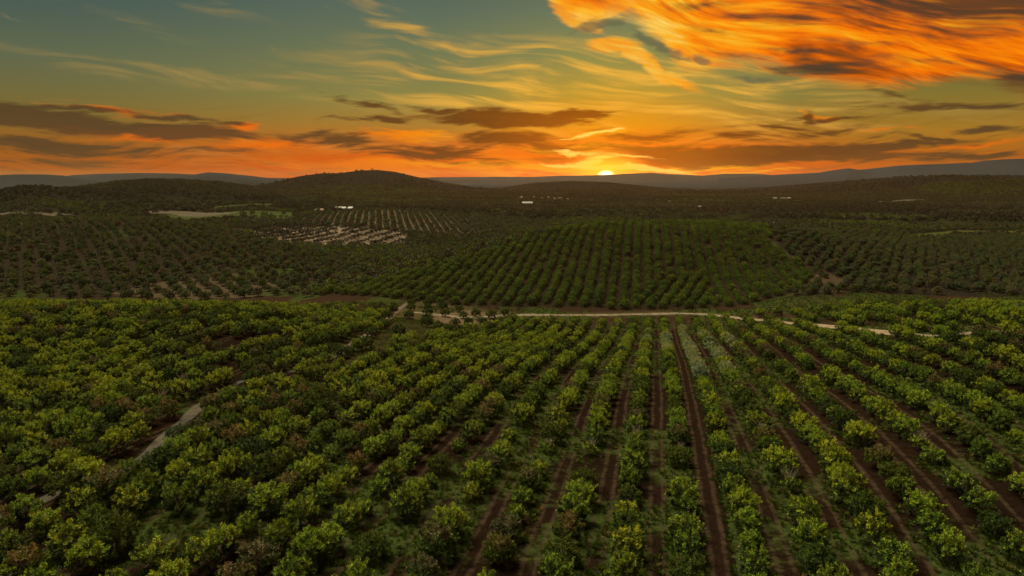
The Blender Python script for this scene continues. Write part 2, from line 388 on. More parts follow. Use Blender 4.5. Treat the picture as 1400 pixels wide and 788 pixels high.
def height(X, Y):
    X = np.asarray(X, float); Y = np.asarray(Y, float)
    d = np.hypot(X, Y)
    a = np.degrees(np.arctan2(X, Y))
    z = CAM_Z - near_drop(X, np.maximum(Y, d * .35))
    z = z + .35 * fbm(X / 23, Y / 23, 3) * np.clip(d / 200, .3, 1) + 2.2 * fbm(X / 190, Y / 190, 5) * np.clip((d - 500) / 700, 0, 1)
    z = z + 7 * fbm(X / 900, Y / 900, 11) * np.clip((d - 1400) / 1500, 0, 1)
    for k, (Dm, wd, rug, aa, zz) in enumerate(_rp):
        top = np.interp(a, aa, zz, left=-60, right=-60)
        w2 = wd * (1 + .25 * vnoise(a / 4, a * 0 + k, 31 + k))
        g = np.exp(-np.abs((d - Dm) / w2) ** 2.0 * 1.2)
        spur = 1 + rug * .22 * fbm(X / (Dm * .055), Y / (Dm * .09), 50 + k, 4) * (1 - g) * 1.6
        base = -36.0
        lift = (top - base) * g * spur + rug * Dm * .0007 * fbm(X / (Dm * .022), Y / (Dm * .03), 80 + k, 4) * g
        hill = np.where(top > base, base + lift, -200)
        hill = np.where(d > Dm - 2.6 * wd, hill, -200)
        m = np.maximum(z, hill); s = 4.0
        z = np.where(hill > z - 60, m + np.log1p(np.exp(-np.abs(z - hill) / s)) * s * np.clip(g * 4, 0, 1), z)
    return z


# bearings and distances of the ground sheet's grid (finer where the photograph looks)
th = np.concatenate([np.arange(-180, -56, 4.0), np.arange(-56, -44, 1.0), np.arange(-44, 44, .14), np.arange(44, 56, 1.0), np.arange(56, 180.1, 4.0)])
ld = np.concatenate([np.arange(math.log(4), math.log(30), .12), np.arange(math.log(30), math.log(1100), .0065), np.arange(math.log(1100), math.log(3000), .012), np.arange(math.log(3000), math.log(24000), .02)])
TH, LD = np.meshgrid(th, ld)
GX = np.exp(LD) * np.sin(np.radians(TH)); GY = np.exp(LD) * np.cos(np.radians(TH))
GZ = height(GX, GY)


def ground_z(X, Y):
    """height of the ground sheet itself, read off its grid"""
    X = np.atleast_1d(np.asarray(X, float)); Y = np.atleast_1d(np.asarray(Y, float))
    a = np.degrees(np.arctan2(X, Y)); l = np.log(np.hypot(X, Y) + 1e-9)
    i = np.clip(np.searchsorted(th, a) - 1, 0, len(th) - 2); j = np.clip(np.searchsorted(ld, l) - 1, 0, len(ld) - 2)
    fa = np.clip((a - th[i]) / (th[i + 1] - th[i]), 0, 1); fl = np.clip((l - ld[j]) / (ld[j + 1] - ld[j]), 0, 1)
    return (GZ[j, i] * (1 - fa) + GZ[j, i + 1] * fa) * (1 - fl) + (GZ[j + 1, i] * (1 - fa) + GZ[j + 1, i + 1] * fa) * fl


def project(X, Y, Z):
    """photograph pixel of a point, and its distance along the view"""
    dz = Z - CAM_Z
    zc = Y * CP - dz * SP
    yc = Y * SP + dz * CP
    return 700 + FPX * X / zc, 394 - FPX * yc / zc, zc


def spot(x, v, z0=60.0, z1=3000.0):
    """where the line of sight through (x, v) meets the land, farther than z0"""
    t = (v - 394) / FPX
    z = np.exp(np.linspace(math.log(z0), math.log(z1), 3000))
    X = z * (x - 700) / FPX; Y = z * (CP - t * SP); Z = CAM_Z - z * (SP + t * CP)
    g = ground_z(X, Y)
    k = np.argmax(Z <= g)
    if Z[k] > g[k]: k = len(z) - 1
    return X[k], Y[k], g[k]


# ------------------------------------------------------------------ helpers
def set_attr(me, name, data, kind='FLOAT', dom='POINT'):
    a = me.attributes.new(name, kind, dom)
    if kind == 'FLOAT': a.data.foreach_set('value', np.ascontiguousarray(data, dtype=np.float32).ravel())
    elif kind == 'INT': a.data.foreach_set('value', np.ascontiguousarray(data, dtype=np.int32).ravel())
    else: a.data.foreach_set('color', np.ascontiguousarray(data, dtype=np.float32).ravel())


def mesh_np(name, co, faces, mats=(), smooth=False, idx=None):
    """mesh from numpy arrays; faces: (n, k) all with the same number of corners"""
    me = bpy.data.meshes.new(name)
    co = np.asarray(co, np.float32); faces = np.asarray(faces, np.int32)
    n, k = faces.shape
    me.vertices.add(len(co)); me.vertices.foreach_set('co', co.ravel())
    me.loops.add(n * k); me.loops.foreach_set('vertex_index', faces.ravel())
    me.polygons.add(n); me.polygons.foreach_set('loop_start', np.arange(0, n * k, k, dtype=np.int32))
    for m in mats: me.materials.append(m)
    if idx is not None: me.polygons.foreach_set('material_index', np.asarray(idx, np.int32))
    me.polygons.foreach_set('use_smooth', np.full(n, smooth))
    me.update(calc_edges=True)
    return me


def link(name, me, parent=None, loc=None):
    o = bpy.data.objects.new(name, me); COL.objects.link(o)
    if parent: o.parent = parent
    if loc is not None: o.location = loc
    return o


def tag(o, label=None, cat=None, group=None, kind=None):
    if label: o['label'] = label
    if cat: o['category'] = cat
    if group: o['group'] = group
    if kind: o['kind'] = kind
    return o


def material(name):
    m = bpy.data.materials.new(name); m.use_nodes = True
    N = Nodes(m.node_tree); N.n.clear()
    out = N.n.new('ShaderNodeOutputMaterial')
    return m, N, out


def plain(name, col, rough=.8, var=.25, scale=2.0):
    m, N, out = material(name)
    co = N.n.new('ShaderNodeTexCoord').outputs['Object']
    n = N.noise(co, scale, 5, .6)
    c = N.mix(N.step(n, .3, .7), tuple(x * (1 - var) for x in col) + (1,), tuple(min(1, x * (1 + var)) for x in col) + (1,))
    b = N.n.new('ShaderNodeBsdfPrincipled'); N.put(b.inputs['Base Color'], c); b.inputs['Roughness'].default_value = rough
    b.inputs['Specular IOR Level'].default_value = .25
    N.l.new(b.outputs[0], out.inputs[0])
    return m


def inside(X, Y, poly):
    poly = np.asarray(poly); X = np.asarray(X); Y = np.asarray(Y)
    r = np.zeros(X.shape, bool)
    j = len(poly) - 1
    for i in range(len(poly)):
        xi, yi, xj, yj = poly[i][0], poly[i][1], poly[j][0], poly[j][1]
        c = (yi > Y) != (yj > Y)
        r ^= c & (X < (xj - xi) * (Y - yi) / ((yj - yi) if yj != yi else 1e-9) + xi)
        j = i
    return r


def dist_line(X, Y, line):
    X = np.asarray(X, float); Y = np.asarray(Y, float)
    best = np.full(X.shape, 1e9)
    for (ax, ay), (bx, by) in zip(line[:-1], line[1:]):
        dx, dy = bx - ax, by - ay
        t = np.clip(((X - ax) * dx + (Y - ay) * dy) / (dx * dx + dy * dy + 1e-9), 0, 1)
        best = np.minimum(best, np.hypot(X - ax - t * dx, Y - ay - t * dy))
    return best


def smooth_line(pts, n=12):
    pts = [pts[0]] + list(pts) + [pts[-1]]
    out = []
    for p0, p1, p2, p3 in zip(pts[:-3], pts[1:-2], pts[2:-1], pts[3:]):
        for k in range(n):
            t = k / n
            out.append(tuple(.5 * (2 * b + (c - a) * t + (2 * a - 5 * b + 4 * c - d) * t * t + (-a + 3 * b - 3 * c + d) * t ** 3) for a, b, c, d in zip(p0, p1, p2, p3)))
    out.append(tuple(pts[-1]))
    return out


def sp2(*px, z0=60.0):
    return [spot(x, v, z0)[:2] for x, v in px]


# ------------------------------------------------------------------ fields, lanes, clearings (all in metres on the land)
LANE = smooth_line(sp2((566, 427), (600, 431), (650, 434), (720, 431), (800, 431), (870, 430), (930, 429), (985, 432), (1040, 438), (1080, 442), (1130, 446), (1180, 451), (1230, 457), (1280, 459), (1340, 455), (1400, 452), (1480, 450), z0=100))
TRACK = smooth_line(sp2((558, 414), (540, 428), (520, 444), (500, 459), (475, 475), (437, 497), (385, 512), (335, 521), (300, 538), (268, 560), (225, 600), (190, 630), (150, 650), (100, 665), (45, 690), (-30, 720), z0=60))
OPEN = sp2((552, 414), (575, 412), (640, 420), (700, 428), (716, 434), (664, 444), (620, 456), (580, 466), (545, 472), (520, 490), (484, 500), (470, 498), (512, 462), (540, 434), z0=100)
PH1, PH2 = R(12), R(10.5)


def rc(X, Y, ph, s0=0.0):
    return X * math.cos(ph) - Y * math.sin(ph) - s0, X * math.sin(ph) + Y * math.cos(ph)


F1_EDGE = ([-1.6, -.45, -.32, -.2, -.1, .05, .28, .36, .42, .5, .6, 1.6], [262, 262, 272, 280, 277, 274, 275, 270, 258, 258, 258, 258])
F2 = sp2((405, 404), (480, 392), (560, 372), (620, 356), (690, 338), (740, 325)) + [(28, 500), (185, 500)] + sp2((1056, 336), (1118, 372), (1086, 401), (1010, 418), (860, 423), (700, 419), (560, 412), z0=280)
F3 = [(-520, 325), (-150, 322)] + sp2((415, 400), (468, 376), (498, 360), (455, 350), (405, 338), (330, 322), (262, 306), z0=300) + [(-330, 660), (-620, 660)]
F4 = [(118, 300)] + sp2((1092, 402), (1125, 374), (1066, 338), (1056, 320), (1120, 314), (1180, 318), (1290, 325), (1400, 322), z0=290) + [(560, 600), (540, 285), (250, 282)]
F5 = sp2((352, 309), (450, 290), (530, 286), (620, 288), (690, 294), (745, 303), (700, 316), (640, 326), (560, 318), (470, 309), z0=500)
F6 = sp2((330, 331), (400, 335), (470, 338), (560, 337), (640, 337), (620, 343), (560, 349), (500, 356), (440, 347), (390, 337), z0=400)
F7 = sp2((346, 311), (400, 310), (470, 310), (560, 319), (552, 335), (500, 337), (440, 335), (390, 332), (352, 327), z0=450)
MEADOW = [sp2((205, 299), (300, 300), (400, 297), (420, 290), (360, 288), (260, 290), z0=700), sp2((270, 284), (320, 280), (375, 279), (372, 283), (300, 286), z0=700), sp2((300, 303), (380, 299), (420, 296), (400, 303), z0=700)]
PALE = [sp2((-40, 292), (40, 291), (80, 292), (120, 295), (60, 298), (-40, 296), z0=700), sp2((190, 293), (260, 289), (330, 290), (280, 296), z0=700), sp2((175, 292), (215, 289), (222, 291), z0=700),
        sp2((1158, 296), (1185, 300), (1220, 303), (1160, 300), z0=500), sp2((1180, 278), (1240, 273), (1300, 273), (1240, 277), z0=1000)]
YELLOW = [sp2((1170, 325), (1240, 321), (1310, 315), (1390, 316), (1420, 320), (1330, 322), (1250, 327), z0=450), sp2((930, 306), (1010, 296), (1040, 297), (990, 306), z0=450), sp2((1060, 311), (1150, 303), (1230, 303), (1160, 309), z0=450)]
BARE = [sp2((1110, 382), (1122, 370), (1150, 378), (1165, 392), (1150, 402), (1120, 400), z0=290), sp2((462, 384), (500, 372), (545, 360), (575, 352), (560, 360), (520, 372), (475, 394), z0=300), sp2((590, 338), (650, 332), (690, 330), (640, 342), z0=400)]

# ------------------------------------------------------------------ ground sheet
X, Y, Z = GX.ravel(), GY.ravel(), GZ.ravel()
D = np.hypot(X, Y)
ni, nj = len(th), len(ld)
k = np.arange((nj - 1) * (ni - 1)); r_, c_ = k // (ni - 1), k % (ni - 1)
v0 = r_ * ni + c_
faces = np.stack([v0, v0 + 1, v0 + ni + 1, v0 + ni], -1)
soil = np.empty((len(X), 3)); soil[:] = (.032, .018, .012)                  # red-brown soil of the near groves
grass = np.clip(.66 + 1.35 * fbm(X / 14, Y / 14, 21, 3), 0, 1)
u_ = X / np.maximum(Y, 1)
wob = 9 * fbm(X / 40, Y / 40, 61, 3)
far = D > 300
# valley floor beyond the domed hill
pn = fbm(X / 160, Y / 260, 71, 4); pn2 = fbm(X / 60, Y / 90, 75, 3)
plain_c = np.array((.024, .018, .013))[None] * (1 + .35 * pn2)[:, None]
green_c = np.array((.019, .021, .011))[None] * (1 + .3 * pn2)[:, None]
w = np.clip(.5 + 1.6 * pn, 0, 1)[:, None]
mixf = plain_c * (1 - w) + green_c * w
wf = np.clip((D - 430) / 90, 0, 1)[:, None]
soil = soil * (1 - wf) + mixf * wf
hillw = np.clip((D - 1150) / 500, 0, 1)[:, None]
hn = fbm(X / 420, Y / 420, 91, 5)[:, None]
hill_c = np.array((.011, .011, .0115)) * (1 + .35 * hn) + np.array((.03, .021, .013)) * np.clip(hn - .45, 0, 1) * 1.0
soil = soil * (1 - hillw) + hill_c * hillw
grass_h = hillw[:, 0]
haze_tint = np.clip((D - 3900) / 900, 0, 1)[:, None]  # bluish haze of distance painted into the ground colour of the far hills
soil = soil * (1 - haze_tint) + np.array((.030, .035, .046)) * (1 + .25 * hn) * haze_tint
grass = (grass * (1 - wf[:, 0]) + .35 * wf[:, 0]) * (1 - .8 * grass_h)


def paint(poly, col, g=None, wobble=1.0):
    m = inside(X + wob * wobble, Y + wob * wobble * 1.3, poly) & (Y > 0)
    soil[m] = np.array(col)[None] * (1 + .25 * pn2[m])[:, None]
    if g is not None: grass[m] = g
    return m


paint(F2, (.030, .021, .013), .35, .3)
m3 = inside(X, Y, F3); soil[m3] = np.array((.026, .019, .014)); grass[m3] = np.clip(.2 + 1.1 * fbm(X[m3] / 30, Y[m3] / 30, 23, 3), 0, 1)
paint(F4, (.028, .021, .017), .25, .3)
paint(F5, (.095, .066, .046), .1, .4)
paint(F6, (.07, .07, .035), .8, .5)
paint(F7, (.17, .128, .096), 0, .0)
for p in MEADOW: paint(p, (.050, .058, .026), .7, .6)
for p in PALE: paint(p, (.095, .078, .062), 0, .6)
for p in YELLOW: paint(p, (.085, .078, .022), .8, .7)
for p in BARE: paint(p, (.075, .050, .034), .35, .5)
paint(OPEN, (.060, .042, .024), .66, .15)
m = inside(X, Y, sp2((590, 430), (640, 424), (690, 432), (650, 442), (600, 444), z0=100)); soil[m] = (.11, .075, .052); grass[m] = .1
f1 = (Y > 5) & (Y < np.interp(u_, *F1_EDGE)) & ~inside(X, Y, OPEN)
# open band either side of the lane in the dip
lane_d = dist_line(X, Y, LANE)
sa = X * math.cos(PH1) - Y * math.sin(PH1) - 7.15
main = (np.abs(sa) < 1.6) & (Y > 0) & (Y < 262)
grass[main] = .38; soil[main] *= 1.05
gl_ = np.clip(1 - lane_d / 7, 0, 1); soil = soil * (1 - .6 * gl_[:, None]) + np.array((.095, .085, .032)) * .6 * gl_[:, None]

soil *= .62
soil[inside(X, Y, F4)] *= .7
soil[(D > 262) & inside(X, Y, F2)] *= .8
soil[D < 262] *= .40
soil[inside(X, Y, sp2((150, 402), (200, 388), (330, 374), (400, 382), (380, 404), (250, 410), z0=290))] = (.042, .030, .020)
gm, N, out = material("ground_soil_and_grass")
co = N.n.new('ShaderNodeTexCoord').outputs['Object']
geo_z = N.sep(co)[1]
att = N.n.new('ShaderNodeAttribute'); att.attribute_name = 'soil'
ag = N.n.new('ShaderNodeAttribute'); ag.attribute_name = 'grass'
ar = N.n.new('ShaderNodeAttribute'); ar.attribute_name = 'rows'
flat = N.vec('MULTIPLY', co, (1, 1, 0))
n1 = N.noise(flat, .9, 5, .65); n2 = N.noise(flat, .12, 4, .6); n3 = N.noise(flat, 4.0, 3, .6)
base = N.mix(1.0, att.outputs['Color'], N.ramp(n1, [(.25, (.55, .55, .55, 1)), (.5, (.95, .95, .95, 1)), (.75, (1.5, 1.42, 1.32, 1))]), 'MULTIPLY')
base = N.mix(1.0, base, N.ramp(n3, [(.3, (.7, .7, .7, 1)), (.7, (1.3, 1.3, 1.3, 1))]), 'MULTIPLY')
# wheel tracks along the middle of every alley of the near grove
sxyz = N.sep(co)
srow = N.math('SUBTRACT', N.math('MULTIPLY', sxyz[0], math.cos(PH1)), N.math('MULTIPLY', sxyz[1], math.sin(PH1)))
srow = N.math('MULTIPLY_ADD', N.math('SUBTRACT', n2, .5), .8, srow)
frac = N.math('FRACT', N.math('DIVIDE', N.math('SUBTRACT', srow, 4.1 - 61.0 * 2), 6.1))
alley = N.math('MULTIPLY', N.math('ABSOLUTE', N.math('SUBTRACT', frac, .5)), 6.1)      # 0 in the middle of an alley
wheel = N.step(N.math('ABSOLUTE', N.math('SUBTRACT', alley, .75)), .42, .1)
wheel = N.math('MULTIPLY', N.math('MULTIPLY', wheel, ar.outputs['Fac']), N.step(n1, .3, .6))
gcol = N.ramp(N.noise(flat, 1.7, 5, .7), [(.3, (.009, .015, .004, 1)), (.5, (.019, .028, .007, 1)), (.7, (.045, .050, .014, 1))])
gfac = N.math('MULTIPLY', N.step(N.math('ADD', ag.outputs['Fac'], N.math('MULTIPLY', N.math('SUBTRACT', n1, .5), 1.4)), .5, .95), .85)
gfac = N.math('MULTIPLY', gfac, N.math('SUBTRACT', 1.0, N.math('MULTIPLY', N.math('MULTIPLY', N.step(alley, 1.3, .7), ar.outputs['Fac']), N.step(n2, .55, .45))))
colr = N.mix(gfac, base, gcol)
colr = N.mix(N.math('MULTIPLY', wheel, .55), colr, (.036, .024, .017, 1))
# scrub and stones as small dark and pale flecks on far slopes
vor = N.n.new('ShaderNodeTexVoronoi'); N.put(vor.inputs['Vector'], flat); vor.inputs['Scale'].default_value = .11
dist_c = N.vec('LENGTH', co)
vf = N.math('MULTIPLY', N.step(vor.outputs['Distance'], .5, .3), N.math('MULTIPLY', N.step(dist_c, 500, 1600), N.step(dist_c, 4200, 3000)))
colr = N.mix(N.math('MULTIPLY', vf, .0), colr, (.018, .022, .012, 1))
bs = N.n.new('ShaderNodeBsdfPrincipled'); N.put(bs.inputs['Base Color'], colr); bs.inputs['Roughness'].default_value = 1
bs.inputs['Specular IOR Level'].default_value = 0
bmp = N.n.new('ShaderNodeBump'); bmp.inputs['Strength'].default_value = .8; bmp.inputs['Distance'].default_value = .25
N.put(bmp.inputs['Height'], N.math('ADD', n1, N.math('MULTIPLY', n3, .3))); N.l.new(bmp.outputs[0], bs.inputs['Normal'])
N.l.new(bs.outputs[0], out.inputs[0])

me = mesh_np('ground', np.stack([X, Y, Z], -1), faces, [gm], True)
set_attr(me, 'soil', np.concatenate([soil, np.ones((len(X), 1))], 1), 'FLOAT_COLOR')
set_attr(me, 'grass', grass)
set_attr(me, 'rows', f1.astype(float))
tag(link('ground', me), 'red-brown orchard soil and rough grass running back to the hazy hills', kind='structure')


def ribbon(name, line, width, mat, lift, label, cols=7):
    line = np.array(line); t = np.gradient(line, axis=0); t /= np.linalg.norm(t, axis=1)[:, None]
    nrm = np.stack([t[:, 1], -t[:, 0]], -1)
    # resample every 1.2 m
    seg = np.r_[0, np.cumsum(np.linalg.norm(np.diff(line, axis=0), axis=1))]
    q = np.arange(0, seg[-1], 1.2)
    lx, ly = np.interp(q, seg, line[:, 0]), np.interp(q, seg, line[:, 1]); nx, ny = np.interp(q, seg, nrm[:, 0]), np.interp(q, seg, nrm[:, 1])
    wv = width * (1 + .28 * vnoise(q / 7, q * 0, 5))
    co = []
    for c in range(cols):
        f = (c / (cols - 1) - .5)
        edge = .25 * vnoise(q / 2.3, q * 0 + c, 9) * (abs(f) > .45)
        px = lx + nx * (wv * f + edge); py = ly + ny * (wv * f + edge)
        pz = ground_z(px, py) + lift - (.10 if abs(f) > .45 else 0) - .03 * math.cos(f * 12)
        co.append(np.stack([px, py, pz], -1))
    co = np.stack(co, 1).reshape(-1, 3); n = len(q)
    f = [(i * cols + c, i * cols + c + 1, (i + 1) * cols + c + 1, (i + 1) * cols + c) for i in range(n - 1) for c in range(cols - 1)]
    return tag(link(name, mesh_np(name, co, f, [mat], True)), label, kind='structure')


lane_m = plain('pale_dirt', (.090, .068, .048), 1, .45, .5)
track_m = plain('dusty_track', (.020, .0165, .0135), 1, .45, .5)
ribbon('dirt_road', LANE, 3.6, lane_m, .10, 'pale dirt road crossing the dip below the domed orchard hill')
ribbon('farm_track', TRACK, 2.0, track_m, .09, 'dusty farm track winding down the left part of the near grove')

# ------------------------------------------------------------------ foliage
lm, N, out = material('orchard_leaves')
ac = N.n.new('ShaderNodeAttribute'); ac.attribute_name = 'leaf'
oi = N.n.new('ShaderNodeObjectInfo')
rn = oi.outputs['Random']
c1 = N.mix(1.0, ac.outputs['Color'], N.ramp(rn, [(0, (.72, .82, .9, 1)), (.35, (.95, 1.0, .9, 1)), (.7, (1.15, 1.08, .85, 1)), (1, (1.4, 1.2, .8, 1))]), 'MULTIPLY')
p = N.n.new('ShaderNodeBsdfPrincipled'); N.put(p.inputs['Base Color'], c1); p.inputs['Roughness'].default_value = .62; p.inputs['Specular IOR Level'].default_value = .06
tr = N.n.new('ShaderNodeBsdfTranslucent'); N.put(tr.inputs[0], N.mix(1.0, c1, (1.3, 1.25, .55, 1), 'MULTIPLY'))
mx = N.n.new('ShaderNodeMixShader'); mx.inputs[0].default_value = .16
N.l.new(p.outputs[0], mx.inputs[1]); N.l.new(tr.outputs[0], mx.inputs[2]); N.l.new(mx.outputs[0], out.inputs[0])
bark_m = plain('bark', (.085, .062, .045), .9, .35, 6)
twig_m = plain('dead_wood', (.19, .155, .125), .9, .3, 6)

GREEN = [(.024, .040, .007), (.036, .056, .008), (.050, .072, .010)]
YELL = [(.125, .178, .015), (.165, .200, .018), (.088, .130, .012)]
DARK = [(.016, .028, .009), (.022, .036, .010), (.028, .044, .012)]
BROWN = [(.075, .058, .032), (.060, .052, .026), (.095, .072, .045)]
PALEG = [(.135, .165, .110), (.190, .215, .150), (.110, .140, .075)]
OLIVE = [(.046, .058, .034), (.062, .074, .044), (.040, .050, .028)]
OLIVB = [(.050, .046, .032), (.042, .042, .028), (.058, .050, .034)]

OLIVD = [(.022, .025, .017), (.028, .031, .022)]
OLIVBD = [(.027, .023, .018), (.031, .026, .020)]


def norm(a): return a / (np.linalg.norm(a, axis=-1, keepdims=True) + 1e-9)


def crown_mesh(name, seed, shoots=150, leaves=12, rad=(1.72, 1.72, 1.5), cz=1.62, ll=.24, lw=.13, pal=GREEN, tips=YELL, tipf=.25, top=None, gap=.12, wild=.25, inner=.22, shoot_len=.40, mats=None, boughs=34):
    r = np.random.default_rng(seed)
    ns = shoots
    g = (np.arange(ns) + .5) / ns
    ph = np.arccos(1 - 1.72 * g); tt = np.pi * (1 + 5 ** .5) * np.arange(ns) + r.normal(0, .25, ns)
    d = np.stack([np.sin(ph) * np.cos(tt), np.sin(ph) * np.sin(tt), np.cos(ph)], -1)
    # a lumpy outline: a dozen boughs push the surface out, gaps between them
    nb = boughs
    gb = (np.arange(nb) + .5) / nb; pb = np.arccos(1 - 1.65 * gb); tb = np.pi * (1 + 5 ** .5) * np.arange(nb) + seed
    bd = norm(np.stack([np.sin(pb) * np.cos(tb), np.sin(pb) * np.sin(tb), np.cos(pb)], -1) + r.normal(0, .12, (nb, 3)))
    reach = 1 + r.normal(0, .085, nb)
    bi = np.arange(ns) % nb
    d = norm(bd[bi] + r.normal(0, .115 * (38 / nb) ** .5, (ns, 3)))
    pm = np.exp(-((1 - (d * bd[bi]).sum(1)) / (.028 * 38 / nb)))
    lump = (.72 + .30 * pm) * reach[bi]
    nin = int(ns * inner)
    lump[r.permutation(ns)[:nin]] *= .62
    pos = d * np.array(rad) * lump[:, None] + (0, 0, cz)
    keep = (vnoise(d[:, 0] * 2.3 + seed, d[:, 1] * 2.3 + d[:, 2] * 1.7, seed) > -1 + gap * 4) | (lump < .7)
    keep &= pos[:, 2] > .25
    pos, d, lump, pm = pos[keep], d[keep], lump[keep], pm[keep]; ns = len(pos)
    axis = norm(d * (.75, .75, .6) + (0, 0, .62) + r.normal(0, .22, (ns, 3)))
    sl = shoot_len * r.uniform(.7, 1.25, ns)
    w_ = r.random(ns) < wild * np.clip(d[:, 2] + .2, 0, 1)
    sl[w_] *= r.uniform(1.3, 2.0, w_.sum())
    kind = r.random(ns)
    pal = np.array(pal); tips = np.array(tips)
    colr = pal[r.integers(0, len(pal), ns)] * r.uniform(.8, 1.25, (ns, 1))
    isT = kind < tipf * (.15 + 2.4 * pm * np.clip(d[:, 2] + .25, 0, 1))      # young yellow shoots gathered on upward bough ends, painting lit tops over darker leaves
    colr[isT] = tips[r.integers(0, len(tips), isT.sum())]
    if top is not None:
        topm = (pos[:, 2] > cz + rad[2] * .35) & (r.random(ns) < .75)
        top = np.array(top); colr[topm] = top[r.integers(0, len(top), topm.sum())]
    n = ns * leaves
    si = np.repeat(np.arange(ns), leaves); li = np.tile(np.arange(leaves), ns)
    f = (li + r.random(n)) / leaves
    a = axis[si]
    e1 = norm(np.cross(a, (0.3, .1, 1.0)) + 1e-4); e2 = np.cross(a, e1)
    ang = li * 2.4 + r.normal(0, .5, n)
    side = e1 * np.cos(ang)[:, None] + e2 * np.sin(ang)[:, None]
    base = pos[si] + a * (sl[si] * (f - .35))[:, None] + side * .05
    ldir = norm(side * (1.15 - .75 * f)[:, None] + a * (.35 + .6 * f)[:, None] + (0, 0, -.12) + r.normal(0, .18, (n, 3)))
    L = (ll * r.uniform(.75, 1.25, n) * (1.1 - .3 * f))[:, None]; Wd = (lw * r.uniform(.8, 1.2, n))[:, None]
    wdir = norm(np.cross(ldir, a + r.normal(0, .3, (n, 3))))
    up = np.cross(wdir, ldir)
    v = np.stack([base, base + ldir * L * .45 + wdir * Wd * .5 + up * Wd * .12, base + ldir * L, base + ldir * L * .45 - wdir * Wd * .5 + up * Wd * .12], 1).reshape(-1, 3)
    v[:, 2] = np.maximum(v[:, 2], .05)
    fc = np.arange(n * 4).reshape(-1, 4)
    cc = colr[si] * r.uniform(.82, 1.2, (n, 1))
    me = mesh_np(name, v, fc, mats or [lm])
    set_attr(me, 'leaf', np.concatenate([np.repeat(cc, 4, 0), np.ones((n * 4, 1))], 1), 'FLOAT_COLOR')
    return me


def tube(pts, rads, sides=7):
    pts = np.array(pts, float); n = len(pts); co = []; fc = []
    tan = norm(np.gradient(pts, axis=0)); ref = np.array((.31, .22, .92)) if abs(tan[0][2]) < .9 else np.array((1., .1, 0))
    for p, t, r in zip(pts, tan, rads):
        a = np.cross(t, ref); a /= np.linalg.norm(a); b = np.cross(t, a)
        for s in range(sides):
            g = 2 * math.pi * s / sides
            co.append(p + (a * math.cos(g) + b * math.sin(g)) * r)
    for i in range(n - 1):
        for s in range(sides):
            s2 = (s + 1) % sides
            fc.append((i * sides + s, i * sides + s2, (i + 1) * sides + s2, (i + 1) * sides + s))
    return co, fc


def tubes_mesh(name, chains, mat, sides=6):
    co, fc = [], []
    for pts, rads in chains:
        c, f = tube(pts, rads, sides); o = len(co)
        co += c; fc += [tuple(i + o for i in q) for q in f]
    return mesh_np(name, co, fc, [mat], True)


def trunk_mesh(name, seed, h=.8, spread=.95, top=2.3, r0=.13):
    r = random.Random(seed)
    ch = [([(0, 0, -.35), (.02, 0, h * .4), (r.uniform(-.06, .06), r.uniform(-.06, .06), h)], [r0 * 1.35, r0, r0 * .85])]
    for k in range(5):
        a = k * 1.257 + r.uniform(-.3, .3)
        ex, ey = math.cos(a) * spread * r.uniform(.6, 1.1), math.sin(a) * spread * r.uniform(.6, 1.1)
        ch.append(([(0, 0, h * .9), (ex * .35, ey * .35, h + (top - h) * .4), (ex * .75, ey * .75, h + (top - h) * .75), (ex, ey, top)], [r0 * .6, r0 * .45, r0 * .3, r0 * .1]))
    return tubes_mesh(name, ch, bark_m)


def twig_mesh(name, seed, z0=1.9, n=22, reach=1.1, thick=.014):
    r = random.Random(seed); ch = []
    for k in range(n):
        a = r.uniform(0, 6.283); s = r.uniform(.1, .9); x, y = math.cos(a) * s, math.sin(a) * s
        dx, dy = math.cos(a) * r.uniform(.2, .8), math.sin(a) * r.uniform(.2, .8); L = reach * r.uniform(.6, 1.2)
        p = [(x * .3, y * .3, z0 - .6), (x, y, z0 + .25 * L), (x + dx * .5 * L, y + dy * .5 * L, z0 + .7 * L), (x + dx * L, y + dy * L, z0 + L)]
        ch.append((p, [thick * 1.6, thick, thick * .7, thick * .3]))
        for q in range(3):
            b = p[1 + (q % 2)]
            ch.append(([b, (b[0] + r.uniform(-.35, .35), b[1] + r.uniform(-.35, .35), b[2] + r.uniform(.2, .5))], [thick * .7, thick * .3]))
    return tubes_mesh(name, ch, twig_m, 4)


